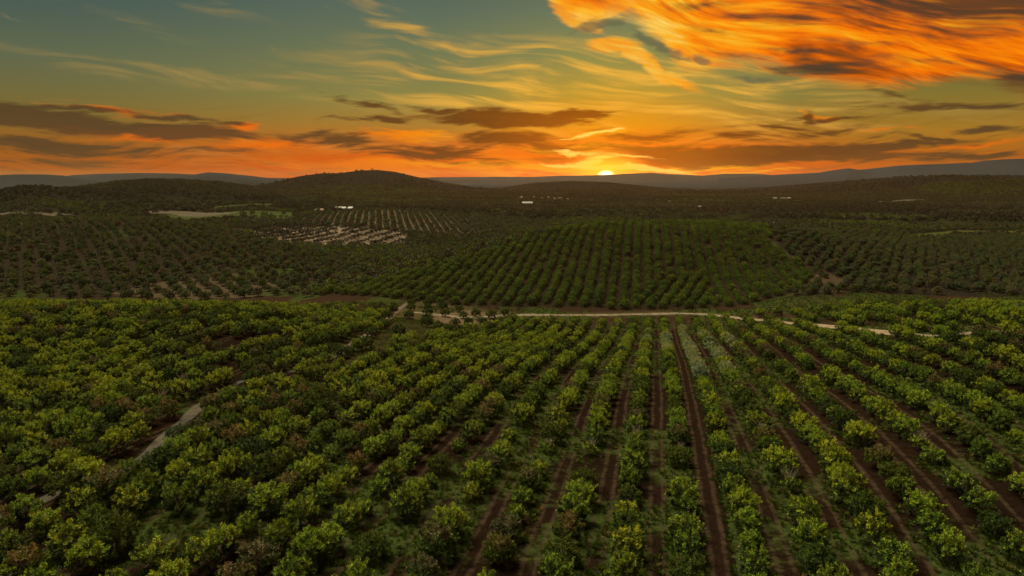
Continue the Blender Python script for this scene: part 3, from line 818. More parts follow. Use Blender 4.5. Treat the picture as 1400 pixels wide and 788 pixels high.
# kinds of near fruit tree: (words for the label, crown settings, dead wood on top?)
KINDS = [
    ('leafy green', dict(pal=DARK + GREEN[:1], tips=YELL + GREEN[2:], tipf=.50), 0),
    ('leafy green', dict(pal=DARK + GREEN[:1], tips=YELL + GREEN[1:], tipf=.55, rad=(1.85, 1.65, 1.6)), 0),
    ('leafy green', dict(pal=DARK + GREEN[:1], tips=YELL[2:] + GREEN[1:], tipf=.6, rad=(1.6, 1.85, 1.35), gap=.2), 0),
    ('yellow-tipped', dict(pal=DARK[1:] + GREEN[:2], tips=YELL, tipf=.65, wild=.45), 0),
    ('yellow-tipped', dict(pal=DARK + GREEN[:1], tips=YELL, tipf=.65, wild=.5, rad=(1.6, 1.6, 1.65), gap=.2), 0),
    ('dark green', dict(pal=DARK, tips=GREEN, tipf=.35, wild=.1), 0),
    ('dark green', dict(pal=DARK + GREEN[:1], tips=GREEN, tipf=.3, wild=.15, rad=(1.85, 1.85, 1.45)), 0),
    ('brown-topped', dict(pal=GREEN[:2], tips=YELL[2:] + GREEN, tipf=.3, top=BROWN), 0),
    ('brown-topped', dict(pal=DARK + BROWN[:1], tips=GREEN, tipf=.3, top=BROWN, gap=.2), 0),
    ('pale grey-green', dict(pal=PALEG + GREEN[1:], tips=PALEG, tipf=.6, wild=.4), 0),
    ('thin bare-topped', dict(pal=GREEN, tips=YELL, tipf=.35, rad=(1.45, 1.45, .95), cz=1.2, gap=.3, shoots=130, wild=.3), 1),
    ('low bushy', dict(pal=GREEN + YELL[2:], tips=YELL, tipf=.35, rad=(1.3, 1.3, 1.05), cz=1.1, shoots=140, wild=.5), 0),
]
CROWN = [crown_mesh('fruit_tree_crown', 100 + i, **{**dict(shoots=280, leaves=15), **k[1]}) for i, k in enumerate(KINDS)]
TRUNK = [trunk_mesh('fruit_tree_trunk', 5 + i) for i in range(4)]
TWIGS = [twig_mesh('fruit_tree_dead_wood', 50 + i) for i in range(3)]
OCROWN = [crown_mesh('olive_tree_crown', 300 + i, shoots=150, leaves=7, rad=(2.0, 1.95, 1.65), cz=1.9, ll=.5, lw=.27, pal=[OLIVE, DARK, OLIVB, OLIVE + GREEN[:1]][i], tips=[OLIVE, OLIVE, OLIVB, GREEN][i], tipf=.25, wild=.05, gap=.05, shoot_len=.5) for i in range(4)]
OTRUNK = [trunk_mesh('olive_tree_trunk', 15 + i, h=.9, spread=1.3, top=2.8, r0=.22) for i in range(2)]


def joined(name, crown, trunk, extra=None):
    """one mesh of crown and trunk for the uncountable far trees"""
    parts = [crown, trunk] + ([extra] if extra else [])
    bm = bmesh.new(); mats = []
    for me_ in parts:
        n0 = len(bm.faces); bm.from_mesh(me_); bm.faces.ensure_lookup_table()
        for f in bm.faces[n0:]: f.material_index = len(mats)
        mats.append(me_.materials[0])
    me = bpy.data.meshes.new(name); bm.to_mesh(me); bm.free()
    for m_ in mats: me.materials.append(m_)
    return me


def lod(name, seed, size, pal, tips, n, flat=.78, tipf=.3):
    """small crown for trees far off: clumps of leaves round a dome"""
    return crown_mesh(name, seed, shoots=n, leaves=4, rad=(size, size, size * flat), cz=size * flat * .9, ll=size * .52, lw=size * .42, pal=pal, tips=tips, tipf=tipf, wild=0, gap=.02, inner=.25, shoot_len=size * .35)


def stuff_points(name, pts, scale, var, variants, label, group=None, tilt=None):
    """ONE object: a cloud of points that carries the meshes in VARIANTS on it"""
    me = bpy.data.meshes.new(name); me.vertices.add(len(pts)); me.vertices.foreach_set('co', np.asarray(pts, np.float32).ravel())
    r = np.random.default_rng(len(pts))
    set_attr(me, 'siz', scale); set_attr(me, 'var', var, 'INT'); set_attr(me, 'spin', r.uniform(0, 6.283, len(pts)))
    o = link(name, me)
    ng = bpy.data.node_groups.new(name + '_scatter', 'GeometryNodeTree')
    ng.interface.new_socket('Geometry', in_out='INPUT', socket_type='NodeSocketGeometry'); ng.interface.new_socket('Geometry', in_out='OUTPUT', socket_type='NodeSocketGeometry')
    gi = ng.nodes.new('NodeGroupInput'); go = ng.nodes.new('NodeGroupOutput')
    src = bpy.data.collections.new(name + '_kinds')
    for i, vm in enumerate(variants):
        so = bpy.data.objects.new('%s_kind_%02d' % (name, i), vm); src.objects.link(so)
    ci = ng.nodes.new('GeometryNodeCollectionInfo'); ci.inputs['Collection'].default_value = src
    ci.inputs['Separate Children'].default_value = True; ci.inputs['Reset Children'].default_value = True
    iop = ng.nodes.new('GeometryNodeInstanceOnPoints'); iop.inputs['Pick Instance'].default_value = True

    def named(n, t):
        a = ng.nodes.new('GeometryNodeInputNamedAttribute'); a.data_type = t; a.inputs[0].default_value = n
        return a.outputs[0]
    cx = ng.nodes.new('ShaderNodeCombineXYZ'); ng.links.new(named('spin', 'FLOAT'), cx.inputs[2])
    ng.links.new(gi.outputs[0], iop.inputs['Points']); ng.links.new(ci.outputs[0], iop.inputs['Instance'])
    ng.links.new(named('var', 'INT'), iop.inputs['Instance Index']); ng.links.new(cx.outputs[0], iop.inputs['Rotation'])
    ng.links.new(named('siz', 'FLOAT'), iop.inputs['Scale']); ng.links.new(iop.outputs[0], go.inputs[0])
    md = o.modifiers.new('scatter', 'NODES'); md.node_group = ng
    return tag(o, label, group=group, kind='stuff')


ORD = ['', 'first', 'second', 'third', 'fourth', 'fifth', 'sixth', 'seventh', 'eighth', 'ninth', 'tenth', 'eleventh', 'twelfth', 'thirteenth', 'fourteenth', 'fifteenth', 'sixteenth', 'seventeenth', 'eighteenth', 'nineteenth', 'twentieth',
       'twenty-first', 'twenty-second', 'twenty-third', 'twenty-fourth', 'twenty-fifth', 'twenty-sixth', 'twenty-seventh', 'twenty-eighth', 'twenty-ninth', 'thirtieth', 'thirty-first', 'thirty-second', 'thirty-third', 'thirty-fourth', 'thirty-fifth', 'thirty-sixth', 'thirty-seventh', 'thirty-eighth', 'thirty-ninth', 'fortieth']


def lattice(ph, s0, ds, dt, jitter, box):
    """planting grid: rows along bearing ph, ds between rows, dt along a row; BOX in (s, t)"""
    ks = np.arange(math.floor((box[0] - s0) / ds), math.ceil((box[1] - s0) / ds) + 1); kt = np.arange(math.floor(box[2] / dt), math.ceil(box[3] / dt) + 1)
    S, T = np.meshgrid(ks, kt, indexing='ij'); S = S.ravel(); T = T.ravel()
    s = s0 + S * ds; t = (T + .37 * (S % 3)) * dt
    s = s + rng.normal(0, jitter, len(s)); t = t + rng.normal(0, jitter * 1.3, len(t))
    return s * math.cos(ph) + t * math.sin(ph), -s * math.sin(ph) + t * math.cos(ph), S, T


# ---- the near grove
fx, fy, fS, fT = lattice(PH1, 4.1, 6.1, 4.35, .22, (-26.5, 300, 25, 330))
ok = fS > -6
lx_, ly_, lS, lT = lattice(PH1, 4.1 - 6.1 * 5, 5.0, 4.0, .3, (-340, -31, 25, 330))        # closer planting left of the middle
lk = lS < 0
fx, fy = np.concatenate([fx[ok], lx_[lk]]), np.concatenate([fy[ok], ly_[lk]])
fS, fT = np.concatenate([fS[ok], lS[lk] - 5]), np.concatenate([fT[ok], lT[lk]])
fu = fx / np.maximum(fy, 1)
ok = (fy > 30) & (fy < np.interp(fu, *F1_EDGE)) & (np.abs(fu) < 1.0)
ok &= ~inside(fx, fy, OPEN) & (dist_line(fx, fy, LANE) > 3.0) & (dist_line(fx, fy, TRACK) > 1.6)
ok &= (rng.random(len(fx)) > .05) & ~((fbm(fx / 11, fy / 11, 33, 2) > .52))
fx, fy, fS, fT, fu = fx[ok], fy[ok], fS[ok], fT[ok], fu[ok]
fz = ground_z(fx, fy)
px, pv, pz = project(fx, fy, fz + 1.8)
nf = len(fx)
dens = np.clip((-.05 - fu) / .3, 0, 1)
scale = .85 + .07 * dens + rng.normal(0, .09, nf) + .07 * fbm(fx / 20, fy / 20, 35, 2)
brown = fbm(fx / 26, fy / 26, 37, 3); yel = fbm(fx / 34, fy / 34, 39, 3)
var = rng.choice([0, 1, 2, 3, 4, 5, 6, 7, 8], nf, p=[.18, .17, .15, .14, .12, .10, .08, .03, .03])
yy = (yel > .15) & (rng.random(nf) < .5); var[yy] = rng.choice([3, 4], yy.sum())
bb = (brown > .34) & (rng.random(nf) < .5); var[bb] = rng.choice([7, 8], bb.sum())
s_, t_ = rc(fx, fy, PH1)
pale = ((fS == 1) & (t_ > 140) & (t_ < 262)) | ((fS == 0) & (t_ > 185) & (t_ < 250) & (rng.random(nf) < .7)) | ((fS == 2) & (t_ > 150) & (t_ < 250) & (rng.random(nf) < .45)) | ((fS == -1) & (t_ > 210) & (t_ < 262) & (rng.random(nf) < .5)) | ((fS == 3) & (t_ > 190) & (t_ < 262) & (rng.random(nf) < .45))
var[pale] = 9
thin = (~pale) & (((px > 560) & (rng.random(nf) < .06) & (pz < 110)) | (rng.random(nf) < .006)); var[thin] = 10
bush = (~pale) & (px > 420) & (px < 720) & (pv > 575) & (rng.random(nf) < .30); var[bush] = 11
var[(rng.random(nf) < .02)] = 11
extra = sp2((563, 418), (562, 425), (559, 436), (585, 419), (585, 425), (585, 432), (584, 439), (584, 447), (606, 424), (608, 433), (628, 427), (634, 436), (651, 433), (672, 436), (690, 432), (525, 450), (531, 437), (536, 429), (508, 462), (500, 478), (545, 460), (600, 452), (622, 447), (641, 444), (660, 444), (612, 456), (700, 438), z0=100)
vis = (px > -12) & (px < 1412) & (pv < 800)
order = np.where(vis)[0][np.argsort(pz[vis])][:300]
hero = np.zeros(nf, bool); hero[order] = True

rows = {}
for i in order: rows.setdefault(int(fS[i]), []).append(i)
left_rows = sorted([k for k in rows if k <= 0], reverse=True); right_rows = sorted([k for k in rows if k > 0])
proto = {}


def fruit_tree(kind, trunk):
    root = bpy.data.objects.new('fruit_tree', None); COL.objects.link(root); root.empty_display_size = .5
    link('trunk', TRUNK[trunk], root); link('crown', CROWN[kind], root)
    if KINDS[kind][2]: link('bare_branches', TWIGS[trunk % 3], root)
    return root


def copy_tree(src, name=None):
    r = src.copy(); COL.objects.link(r)
    for ch in src.children:
        c = ch.copy(); COL.objects.link(c); c.parent = r
    return r


for side, keys in (('left', left_rows), ('right', right_rows)):
    for n, k_ in enumerate(keys, 1):
        for m_, i in enumerate(sorted(rows[k_], key=lambda q: pz[q]), 1):
            kd = int(var[i])
            if kd not in proto: o = proto[kd] = fruit_tree(kd, kd % 4)
            else: o = copy_tree(proto[kd])
            o.location = (fx[i], fy[i], fz[i]); o.rotation_euler = (0, 0, rng.uniform(0, 6.283)); q = float(scale[i]); o.scale = (q, q * rng.uniform(.93, 1.07), q * rng.uniform(.88, 1.12))
            tag(o, '%s fruit tree, %s up the %s row %s of the central red alley' % (KINDS[kd][0], ORD[m_], ORD[n], side), 'fruit tree', 'fruit trees in the near grove')
rest = ~hero
px_ = np.concatenate([fx[rest], [e[0] for e in extra]]); py_ = np.concatenate([fy[rest], [e[1] for e in extra]])
sc_ = np.concatenate([scale[rest], rng.uniform(.9, 1.15, len(extra))]); vr_ = np.concatenate([var[rest], rng.choice([5, 6], len(extra))])
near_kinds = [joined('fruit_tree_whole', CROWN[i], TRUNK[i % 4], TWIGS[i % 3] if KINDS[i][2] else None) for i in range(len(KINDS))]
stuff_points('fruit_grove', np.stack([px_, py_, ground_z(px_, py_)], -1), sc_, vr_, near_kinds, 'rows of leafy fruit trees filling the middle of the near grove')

# ---- orchard on the domed hill behind the lane
hx, hy, hS, hT = lattice(PH2, 0, 5.8, 3.9, .3, (-260, 260, 250, 560))
FOLD = sp2((868, 417), (880, 398), (915, 378), (965, 380), (985, 412), (925, 421), z0=285)
fo = lattice(R(24), 2, 5.8, 3.9, .3, (-260, 260, 250, 560))
fk = inside(fo[0], fo[1], FOLD)
ok = inside(hx, hy, F2) & (dist_line(hx, hy, LANE) > 4.5) & ~inside(hx, hy, FOLD)
ok &= (rng.random(len(hx)) > .06)
hx, hy = np.concatenate([hx[ok], fo[0][fk]]), np.concatenate([hy[ok], fo[1][fk]])
hs = .86 + rng.normal(0, .12, len(hx)) + .06 * fbm(hx / 25, hy / 25, 41, 2)
tone = fbm(hx / 45, hy / 45, 43, 3)
hv = np.where(rng.random(len(hx)) < .16 + .35 * np.clip(tone, 0, 1), 1, 0); hv[rng.random(len(hx)) < .2] = 2
hk = [crown_mesh('hill_tree_%d' % i, 500 + i, shoots=110, leaves=7, rad=(2.05, 2.05, 1.6), cz=1.6, ll=.5, lw=.27, pal=p_, tips=t2, tipf=.35, wild=.1, gap=.05, shoot_len=.45) for i, (p_, t2) in enumerate([(GREEN[:2], GREEN[1:] + YELL[2:]), (GREEN, YELL[2:] + GREEN[2:]), (DARK, GREEN)])]
hk = [joined('hill_tree_whole', k_, TRUNK[0]) for k_ in hk]
stuff_points('hillside_orchard', np.stack([hx, hy, ground_z(hx, hy)], -1), hs, hv, hk, 'straight combed rows of green fruit trees over the domed hill')

# ---- olives: the hill on the left
ox, oy, oS, oT = lattice(R(-35), 3, 7.8, 8.0, 1.0, (-700, 700, -300, 1100))
ok = inside(ox, oy, F3) & (rng.random(len(ox)) > .05)
ox, oy, oS, oT = ox[ok], oy[ok], oS[ok], oT[ok]
oz = ground_z(ox, oy)
opx, opv, opz = project(ox, oy, oz + 2)
# crest of the near grove hides the foot of the hill: keep as things only those that show
crest = np.array([max(project(u * q, q, float(ground_z(u * q, q)[0]) + 3.2)[1] * -1 for q in (190, 205, 220, 235, 250)) * -1 for u in np.linspace(-.8, -.2, 25)])
vis = (opx > 0) & (opx < 1400) & (opv < np.interp(ox / oy, np.linspace(-.8, -.2, 25), crest) + 2)
oo = np.where(vis)[0][np.argsort(opz[vis])][:300]
oh = np.zeros(len(ox), bool); oh[oo] = True
osc = 1.05 + rng.normal(0, .12, len(ox)); ovr = rng.choice([0, 1, 2, 3], len(ox), p=[.4, .25, .2, .15])
WORD = ['grey-green', 'dark', 'brownish', 'greener']
orow = {}
for i in oo: orow.setdefault(int(oS[i]), []).append(i)
op = {}
for n, k_ in enumerate(sorted(orow, key=lambda q: min(opx[j] for j in orow[q])), 1):
    for m_, i in enumerate(sorted(orow[k_], key=lambda q: opz[q]), 1):
        kd = int(ovr[i])
        if kd not in op:
            o = op[kd] = bpy.data.objects.new('olive_tree', None); COL.objects.link(o)
            link('trunk', OTRUNK[kd % 2], o); link('crown', OCROWN[kd], o)
        else: o = copy_tree(op[kd])
        o.location = (ox[i], oy[i], oz[i]); o.rotation_euler = (0, 0, rng.uniform(0, 6.283)); q = float(osc[i]); o.scale = (q, q, q * rng.uniform(.85, 1.1))
        tag(o, 'rounded %s olive tree, %s up the %s row from left on the left hill' % (WORD[kd], ORD[m_], ORD[min(n, 40)]), 'olive tree', 'olive trees on the left hill')
ok_ = [joined('olive_whole', OCROWN[i], OTRUNK[i % 2]) for i in range(4)]
r_ = ~oh
# right-hand dark grove on the low slope beyond the lane
rx, ry, rS, rT = lattice(R(31), 1, 5.9, 4.8, .95, (-500, 400, 100, 900))
keep = inside(rx, ry, F4) & (rng.random(len(rx)) > .05) & ~(inside(rx, ry, BARE[0]) & (rng.random(len(rx)) > .6))
keep &= ~((np.hypot(rx, ry) < 400) & (fbm(rx / 16, ry / 16, 47, 2) > .5))
rx, ry = rx[keep], ry[keep]
rsc = .84 + rng.normal(0, .08, len(rx)); dd = np.hypot(rx, ry)
rvr = rng.choice([0, 1, 2], len(rx), p=[.25, .5, .25])
gx_ = np.concatenate([ox[r_], rx]); gy_ = np.concatenate([oy[r_], ry])
stuff_points('olive_grove', np.stack([gx_, gy_, ground_z(gx_, gy_)], -1), np.concatenate([osc[r_], rsc]), np.concatenate([ovr[r_], rvr]), ok_, 'dark olive rows covering the upper left hill and the right slope')

# ---- groves on the valley floor and brown hill
DP, DS, DV = [], [], []


def fill(poly, ph, ds, dt, size, kinds, jit=.5, drop=.06, test=None):
    poly = np.array(poly); c = poly.mean(0); rad = np.linalg.norm(poly - c, axis=1).max()
    s0_, t0_ = rc(c[0], c[1], ph)
    X_, Y_, a, b = lattice(ph, 0, ds, dt, jit, (s0_ - rad, s0_ + rad, t0_ - rad, t0_ + rad))
    ok = inside(X_, Y_, poly) & (rng.random(len(X_)) > drop)
    if test is not None: ok &= test(X_, Y_)
    X_, Y_ = X_[ok], Y_[ok]
    DP.append(np.stack([X_, Y_, ground_z(X_, Y_)], -1)); DS.append(size * (1 + rng.normal(0, .12, len(X_)))); DV.append(rng.choice(kinds, len(X_)))


notF7 = lambda x, y: ~inside(x, y, F7)
fill(F5, R(-11), 7.6, 5.4, .85, [0, 1, 4], .45, .07, notF7)
fill(F6, R(-28), 5.0, 4.4, .72, [2, 1, 0], .5, .02, notF7)
fill(F7, R(12), 15.0, 8.0, .9, [5, 6], .4, .04)
fill(BARE[1], 0.2, 7, 6, .8, [0, 1, 4, 2], 2.0, .35)
fill(BARE[2], 0.2, 9, 8, .8, [0, 1, 4], 2.5, .35)
fill(sp2((560, 326), (640, 327), (740, 306), (800, 300), (770, 315), (700, 330), (600, 337), z0=450), R(35), 6.5, 5, .85, [0, 2, 4, 1], .8, .1)
gap = sp2((395, 405), (460, 378), (500, 358), (560, 347), (640, 338), (720, 318), (780, 314), (700, 340), (600, 368), (520, 388), (430, 407), z0=290)
notall = lambda x, y: ~(inside(x, y, F2) | inside(x, y, F3) | inside(x, y, F6) | inside(x, y, F5))
fill(gap, R(-20), 6.2, 5.4, .82, [0, 2, 4, 1], 1.0, .22, notall)
fill(YELLOW[1], R(25), 4.2, 3.8, .55, [2, 0], .5, .1)
fill(YELLOW[2], R(25), 4.2, 3.8, .55, [2, 0], .5, .1)
# valley floor: blocks with their own planting direction
R_ = np.random.default_rng(99)
ca = []
for Yc in np.geomspace(560, 2700, 11):
    stepx = Yc * .19
    for Xc in np.arange(-1.0 * Yc, 1.0 * Yc, stepx): ca.append((Xc + R_.uniform(-.3, .3) * stepx, Yc * R_.uniform(.94, 1.06)))
ca = np.array(ca)
cph = R_.uniform(-1.2, 1.2, len(ca)); csp = R_.choice([6.5, 8, 9.5], len(ca)); cuse = R_.random(len(ca)) < .86; ckd = R_.integers(0, 5, len(ca))
gx0 = []
blocked = [F2, F3, F4, F5, F6, F7, gap] + MEADOW + PALE + YELLOW + BARE
for q, (cx_, cy_) in enumerate(ca):
    if not cuse[q]: continue
    rad = cy_ * .15
    s0_, t0_ = rc(cx_, cy_, cph[q]); ds = csp[q] * (1 if cy_ < 1300 else 1.35)
    X_, Y_, a, b = lattice(cph[q], 0, ds, ds * .8, .5, (s0_ - rad, s0_ + rad, t0_ - rad, t0_ + rad))
    near = ((X_[:, None] - ca[None, :, 0]) ** 2 + (Y_[:, None] - ca[None, :, 1]) ** 2).argmin(1)
    ok = (near == q) & (Y_ > 500) & (Y_ < 3000) & (np.abs(X_ / Y_) < .92) & (rng.random(len(X_)) > .07)
    ok &= fbm(X_ / 70, Y_ / 70, 55, 3) < .38
    X_, Y_ = X_[ok], Y_[ok]
    ok = np.ones(len(X_), bool)
    for b_ in blocked: ok &= ~inside(X_, Y_, b_)
    ok &= ~((Y_ < 640) & (X_ / Y_ > -.12) & (X_ / Y_ < .42) & (Y_ < 520))
    X_, Y_ = X_[ok], Y_[ok]
    if len(X_) == 0: continue
    if cy_ > 850: ckd[q] = [0, 1, 4, 3, 4][ckd[q]]
    gx0.append(len(X_))
    DP.append(np.stack([X_, Y_, ground_z(X_, Y_)], -1)); DS.append((.8 if csp[q] < 7 else 1.0) * (1 + rng.normal(0, .12, len(X_))) * (1 if cy_ < 1300 else 1.15))
    DV.append(rng.choice([[0, 1], [1, 1, 4], [2, 0], [0, 2], [4, 0]][ckd[q]], len(X_)))
# scrub on the nearer hills and between the blocks
Xs = rng.uniform(-1, 1, 110000); Ys = np.sqrt(rng.uniform(900 ** 2, 4500 ** 2, 110000)); Xs = Xs * Ys * .92
ok = (rng.random(len(Xs)) < np.clip(.55 + 1.5 * fbm(Xs / 150, Ys / 150, 57, 4), .12, 1) * np.clip((3500 - Ys) / 800, 0, 1)) & ~np.any([inside(Xs, Ys, b_) for b_ in MEADOW + PALE + YELLOW], 0)
Xs, Ys = Xs[ok], Ys[ok]
DP.append(np.stack([Xs, Ys, ground_z(Xs, Ys)], -1)); DS.append(rng.uniform(.8, 1.7, len(Xs)) * (1 + np.clip(Ys - 2500, 0, 4000) / 4000)); DV.append(rng.choice([5, 6], len(Xs)))
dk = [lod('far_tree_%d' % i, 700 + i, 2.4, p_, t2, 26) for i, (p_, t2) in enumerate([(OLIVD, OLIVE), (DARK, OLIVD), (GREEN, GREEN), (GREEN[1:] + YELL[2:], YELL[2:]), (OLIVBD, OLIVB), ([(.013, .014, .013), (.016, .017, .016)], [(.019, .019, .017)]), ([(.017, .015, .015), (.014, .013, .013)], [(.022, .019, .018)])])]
DP = np.concatenate(DP)
stuff_points('distant_groves', DP, np.concatenate(DS), np.concatenate(DV), dk, 'patchwork of dark groves and scrub over the valley floor and far slopes')
print('trees', nf, len(hx), len(ox), len(rx), len(DP))

# ---- weeds and grass tufts between the near rows
wx = rng.uniform(-1, 1, 95000); wy = rng.uniform(34 ** 1.6, 300 ** 1.6, 95000) ** (1 / 1.6); wx = wx * wy * .9
gw = fbm(wx / 14, wy / 14, 21, 3)
s_, t_ = rc(wx, wy, PH1, 4.1); al = np.abs((s_ / 6.1) % 1 - .5) * 6.1
ok = (gw > -.12) & ((al > 1.0) | (gw > .18)) & (np.abs(s_ - 3.05) > 1.0) & (dist_line(wx, wy, TRACK) > 1.6) & (dist_line(wx, wy, LANE) > 2.0) & ((wy > 30) & (np.abs(wx / wy) < .9))
wx, wy = wx[ok], wy[ok]


def tuft(seed, pal, n=34, h=.5):
    r = np.random.default_rng(seed); a = r.uniform(0, 6.283, n); s = r.uniform(0, .45, n)
    b = np.stack([np.cos(a) * s, np.sin(a) * s, a * 0 - .02], -1); lean = np.stack([np.cos(a), np.sin(a), a * 0], -1) * r.uniform(.15, .6, (n, 1)) + (0, 0, 1)
    L = (h * r.uniform(.4, 1.1, n))[:, None]; wd = np.stack([-np.sin(a), np.cos(a), a * 0], -1) * .05
    v = np.stack([b - wd, b + wd, b + lean * L * .6 + wd * .8, b + lean * L + lean * (0, 0, -.1)], 1).reshape(-1, 3)
    me = mesh_np('weed_tuft', v, np.arange(n * 4).reshape(-1, 4), [lm])
    cc = np.array(pal)[r.integers(0, len(pal), n)]
    set_attr(me, 'leaf', np.concatenate([np.repeat(cc, 4, 0), np.ones((n * 4, 1))], 1), 'FLOAT_COLOR')
    return me


stuff_points('weeds', np.stack([wx, wy, ground_z(wx, wy)], -1), rng.uniform(.4, 1.1, len(wx)), rng.choice([0, 1, 2, 3], len(wx), p=[.4, .3, .15, .15]),
             [tuft(1, DARK + GREEN), tuft(2, GREEN), tuft(3, [(.08, .064, .036), (.055, .048, .026)]), tuft(4, DARK, 44, .35)], 'low green weeds and dry grass between the near rows')

# ------------------------------------------------------------------ broad trees on the meadow
for (x, v, wd, word) in [(333, 298, 9, 'leaning dark broad tree, leftmost of the clump beside the green meadow'), (345, 297, 7, 'tallest upright tree of the clump beside the green meadow'), (362, 298, 8, 'low rounded tree just right of the tall meadow tree'),
                         (371, 298, 5, 'smallest bush-like tree in the clump beside the meadow'), (388, 295, 5, 'single small dark tree standing out on the green meadow'), (403, 294, 7, 'dark broad tree at the right end of the green meadow')]:
    X_, Y_, Z_ = spot(x, v, 700)
    r = wd * Y_ / FPX / 2
    tall = 1.5 if 'tallest' in word else .95
    root = bpy.data.objects.new('broad_tree', None); COL.objects.link(root); root.location = (X_, Y_, Z_)
    s_ = r / 2.4
    link('trunk', trunk_mesh('broad_trunk', x, h=1.5 * s_, spread=r * .6, top=r * tall * 1.5, r0=.12 * r), root)
    link('crown', crown_mesh('broad_crown', x, shoots=220, leaves=5, rad=(r, r, r * tall), cz=r * tall + 1.2, ll=r * .22, lw=r * .13, pal=DARK, tips=OLIVE, tipf=.3, wild=.1, gap=.12, shoot_len=r * .25), root)
    tag(root, word, 'tree')

# ------------------------------------------------------------------ buildings
white_m = plain('white_sheet_roof', (.15, .15, .145), .6, .06, .4)
wall_m = plain('whitewash', (.22, .20, .175), .9, .1, .6)
tile_m = plain('clay_tiles', (.14, .085, .06), .9, .2, 1)
dark_m = plain('dark_opening', (.03, .028, .025), .6, .2, 1)


def box(name, dims, loc, mat, parent):
    bm = bmesh.new(); bmesh.ops.create_cube(bm, size=1)
    for v in bm.verts: v.co = (v.co.x * dims[0], v.co.y * dims[1], v.co.z * dims[2])
    bmesh.ops.bevel(bm, geom=bm.edges[:], offset=min(dims) * .04, segments=1, affect='EDGES')
    me = bpy.data.meshes.new(name); bm.to_mesh(me); bm.free(); me.materials.append(mat)
    return link(name, me, parent, loc)


def gable(name, w, d, h, rise, mat, parent, over=.4, thick=.15):
    x, y = w / 2 + over, d / 2 + over
    prof = [(-y, h - .12), (0, h + rise), (y, h - .12), (y, h - .12 + thick), (0, h + rise + thick), (-y, h - .12 + thick)]
    co = [(sx * x, p[0], p[1]) for sx in (-1, 1) for p in prof]
    bm = bmesh.new(); vs = [bm.verts.new(c) for c in co]
    for i in range(6): bm.faces.new((vs[i], vs[(i + 1) % 6], vs[6 + (i + 1) % 6], vs[6 + i]))
    bm.faces.new(vs[:6][::-1]); bm.faces.new(vs[6:])
    bmesh.ops.recalc_face_normals(bm, faces=bm.faces)
    me = bpy.data.meshes.new(name); bm.to_mesh(me); bm.free(); me.materials.append(mat)
    return link(name, me, parent)


def walls(w, d, h, rise, mat, parent):
    prof = [(-d / 2, -1.5), (d / 2, -1.5), (d / 2, h - .2), (0, h + rise - .1), (-d / 2, h - .2)]
    bm = bmesh.new(); vs = [bm.verts.new((sx * w / 2, p[0], p[1])) for sx in (-1, 1) for p in prof]
    for i in range(5): bm.faces.new((vs[i], vs[(i + 1) % 5], vs[5 + (i + 1) % 5], vs[5 + i]))
    bm.faces.new(vs[:5][::-1]); bm.faces.new(vs[5:])
    bmesh.ops.recalc_face_normals(bm, faces=bm.faces)
    me = bpy.data.meshes.new('wall'); bm.to_mesh(me); bm.free(); me.materials.append(mat)
    return link('wall', me, parent)


def building(name, x, v, w_px, dep, h, rise, roof, label, cat, z0=500, turn=0, doors=2, group=None):
    X_, Y_, Z_ = spot(x, v, z0, 6000)
    w = w_px * Y_ / FPX
    root = bpy.data.objects.new(name, None); COL.objects.link(root); root.location = (X_, Y_, Z_ + .1); root.rotation_euler = (0, 0, R(turn))
    walls(w, dep, h, rise, wall_m, root); gable('roof', w, dep, h, rise, roof, root)
    if doors:
        box('door', (min(3, w * .2), .12, h * .7), (-w * .25, -dep / 2 - .03, h * .35), dark_m, root)
        for k in range(doors): box('window', (w * .09, .1, h * .25), (w * (.05 + .18 * k), -dep / 2 - .03, h * .6), dark_m, root)
    return tag(root, label, cat, group)


building('warehouse', 721, 281.5, 14, 18, 6.5, 3.5, white_m, 'long white-roofed warehouse alone on the valley floor, left of the sun', 'warehouse')
building('shed', 466, 289, 14, 12, 4, 2, white_m, 'long low white shed between the brown hill and the round hill', 'shed', 900, 4)
building('shed', 480, 288.5, 6, 10, 3.5, 2, white_m, 'short white shed at the right end of the long low shed', 'shed', 900, -8)
building('farmhouse', 440, 292, 4, 8, 4, 2, tile_m, 'pale farmhouse at the dark end of the meadow, left of the white sheds', 'house', 900, 20)
building('farmhouse', 432, 291, 3, 8, 3.5, 1.8, white_m, 'tiny white-roofed house just left of the pale farmhouse', 'house', 900, -10)
building('hut', 1055, 309.5, 3.6, 3.4, 3.2, .6, white_m, 'small white hut on the green slope right of the domed hill', 'hut', 500, 10, 0)
building('farmhouse', 956, 286, 6, 9, 4, 3, white_m, 'white gabled farmhouse standing in groves right of the sun', 'house', 900, 30)
building('shed', 731, 283.5, 5, 6, 2.5, 1, wall_m, 'low pale shed just right of the long warehouse', 'shed', 900, 0, 1)
building('hut', 915, 277, 2.5, 7, 3, 1.5, white_m, 'tiny white hut far off, second speck right of the sun', 'hut', 900, 0, 0)
building('farmhouse', 966, 274.5, 3.4, 9, 4, 2, tile_m, 'tiny pale house farther off behind the white gabled farmhouse', 'house', 900, 0, 0)
for i, (x, v, w_) in enumerate([(1059, 273.4, 5), (1070, 273.6, 5), (1078, 273.2, 4)]):
    building('shed', x, v, w_, 16, 5, 2, white_m, ['leftmost of three tiny white sheds in line at the valley head', 'middle one of three tiny white sheds in line at the valley head', 'rightmost of three tiny white sheds in line at the valley head'][i], 'shed', 1200, 0, 0)
RR = random.Random(5)
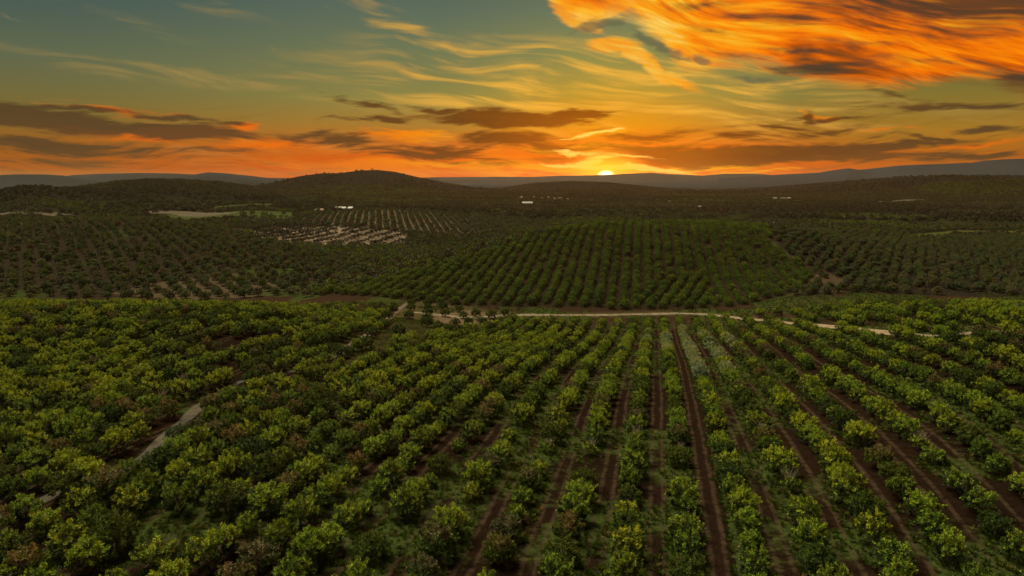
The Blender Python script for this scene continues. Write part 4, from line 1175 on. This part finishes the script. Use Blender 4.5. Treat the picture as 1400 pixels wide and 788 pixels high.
for i in range(12):
    t = RR.random()
    x = 690 + 110 * t; v = 271.2 + 4.6 * t * RR.uniform(.6, 1.2) + RR.uniform(-.8, .8)
    building('house', x, v, RR.uniform(1.2, 2.6), RR.uniform(7, 12), RR.uniform(4, 8), 1.5, tile_m, 'tiny pale house in the village strip under the hill left of the sun', 'house', 1200, RR.uniform(-30, 30), 0, 'houses of the far village')

# pale boulder in the brown gully
X_, Y_, Z_ = spot(567, 341, 400)
bm = bmesh.new(); bmesh.ops.create_icosphere(bm, subdivisions=3, radius=1.5)
for v in bm.verts: v.co *= 1 + .22 * math.sin(v.co.x * 3.1 + 1) * math.cos(v.co.y * 2.3) + .1 * math.sin(v.co.z * 5); v.co.z = v.co.z * .8 + .7
me = bpy.data.meshes.new('boulder'); bm.to_mesh(me); bm.free(); me.materials.append(plain('pale_stone', (.42, .33, .25), .9, .2, 1))
tag(link('boulder', me, None, (X_, Y_, Z_)), 'large pale boulder in the brown gully left of the domed hill', 'boulder')

# ------------------------------------------------------------------ haze
hm = bpy.data.materials.new('haze'); hm.use_nodes = True; hm.node_tree.nodes.clear()
ho = hm.node_tree.nodes.new('ShaderNodeOutputMaterial'); pv_ = hm.node_tree.nodes.new('ShaderNodeVolumePrincipled')
pv_.inputs['Color'].default_value = (.34, .28, .17, 1); pv_.inputs['Density'].default_value = HAZE; pv_.inputs['Anisotropy'].default_value = .6
hm.node_tree.links.new(pv_.outputs[0], ho.inputs['Volume'])
zlo, zhi = float(GZ.min()) - 1.0, max(float(GZ.max()), CAM_Z) + 12
B = 24500.0
co = [(sx * B, sy * B, z) for z in (zlo, zhi) for sx, sy in ((-1, -1), (1, -1), (1, 1), (-1, 1))]
hz = mesh_np('haze', co, [(3, 2, 1, 0), (4, 5, 6, 7), (0, 1, 5, 4), (1, 2, 6, 5), (2, 3, 7, 6), (3, 0, 4, 7)], [hm])
tag(link('haze', hz), 'thin evening haze lying over the valley and the far hills', kind='stuff')
print('zrange', zlo, zhi)
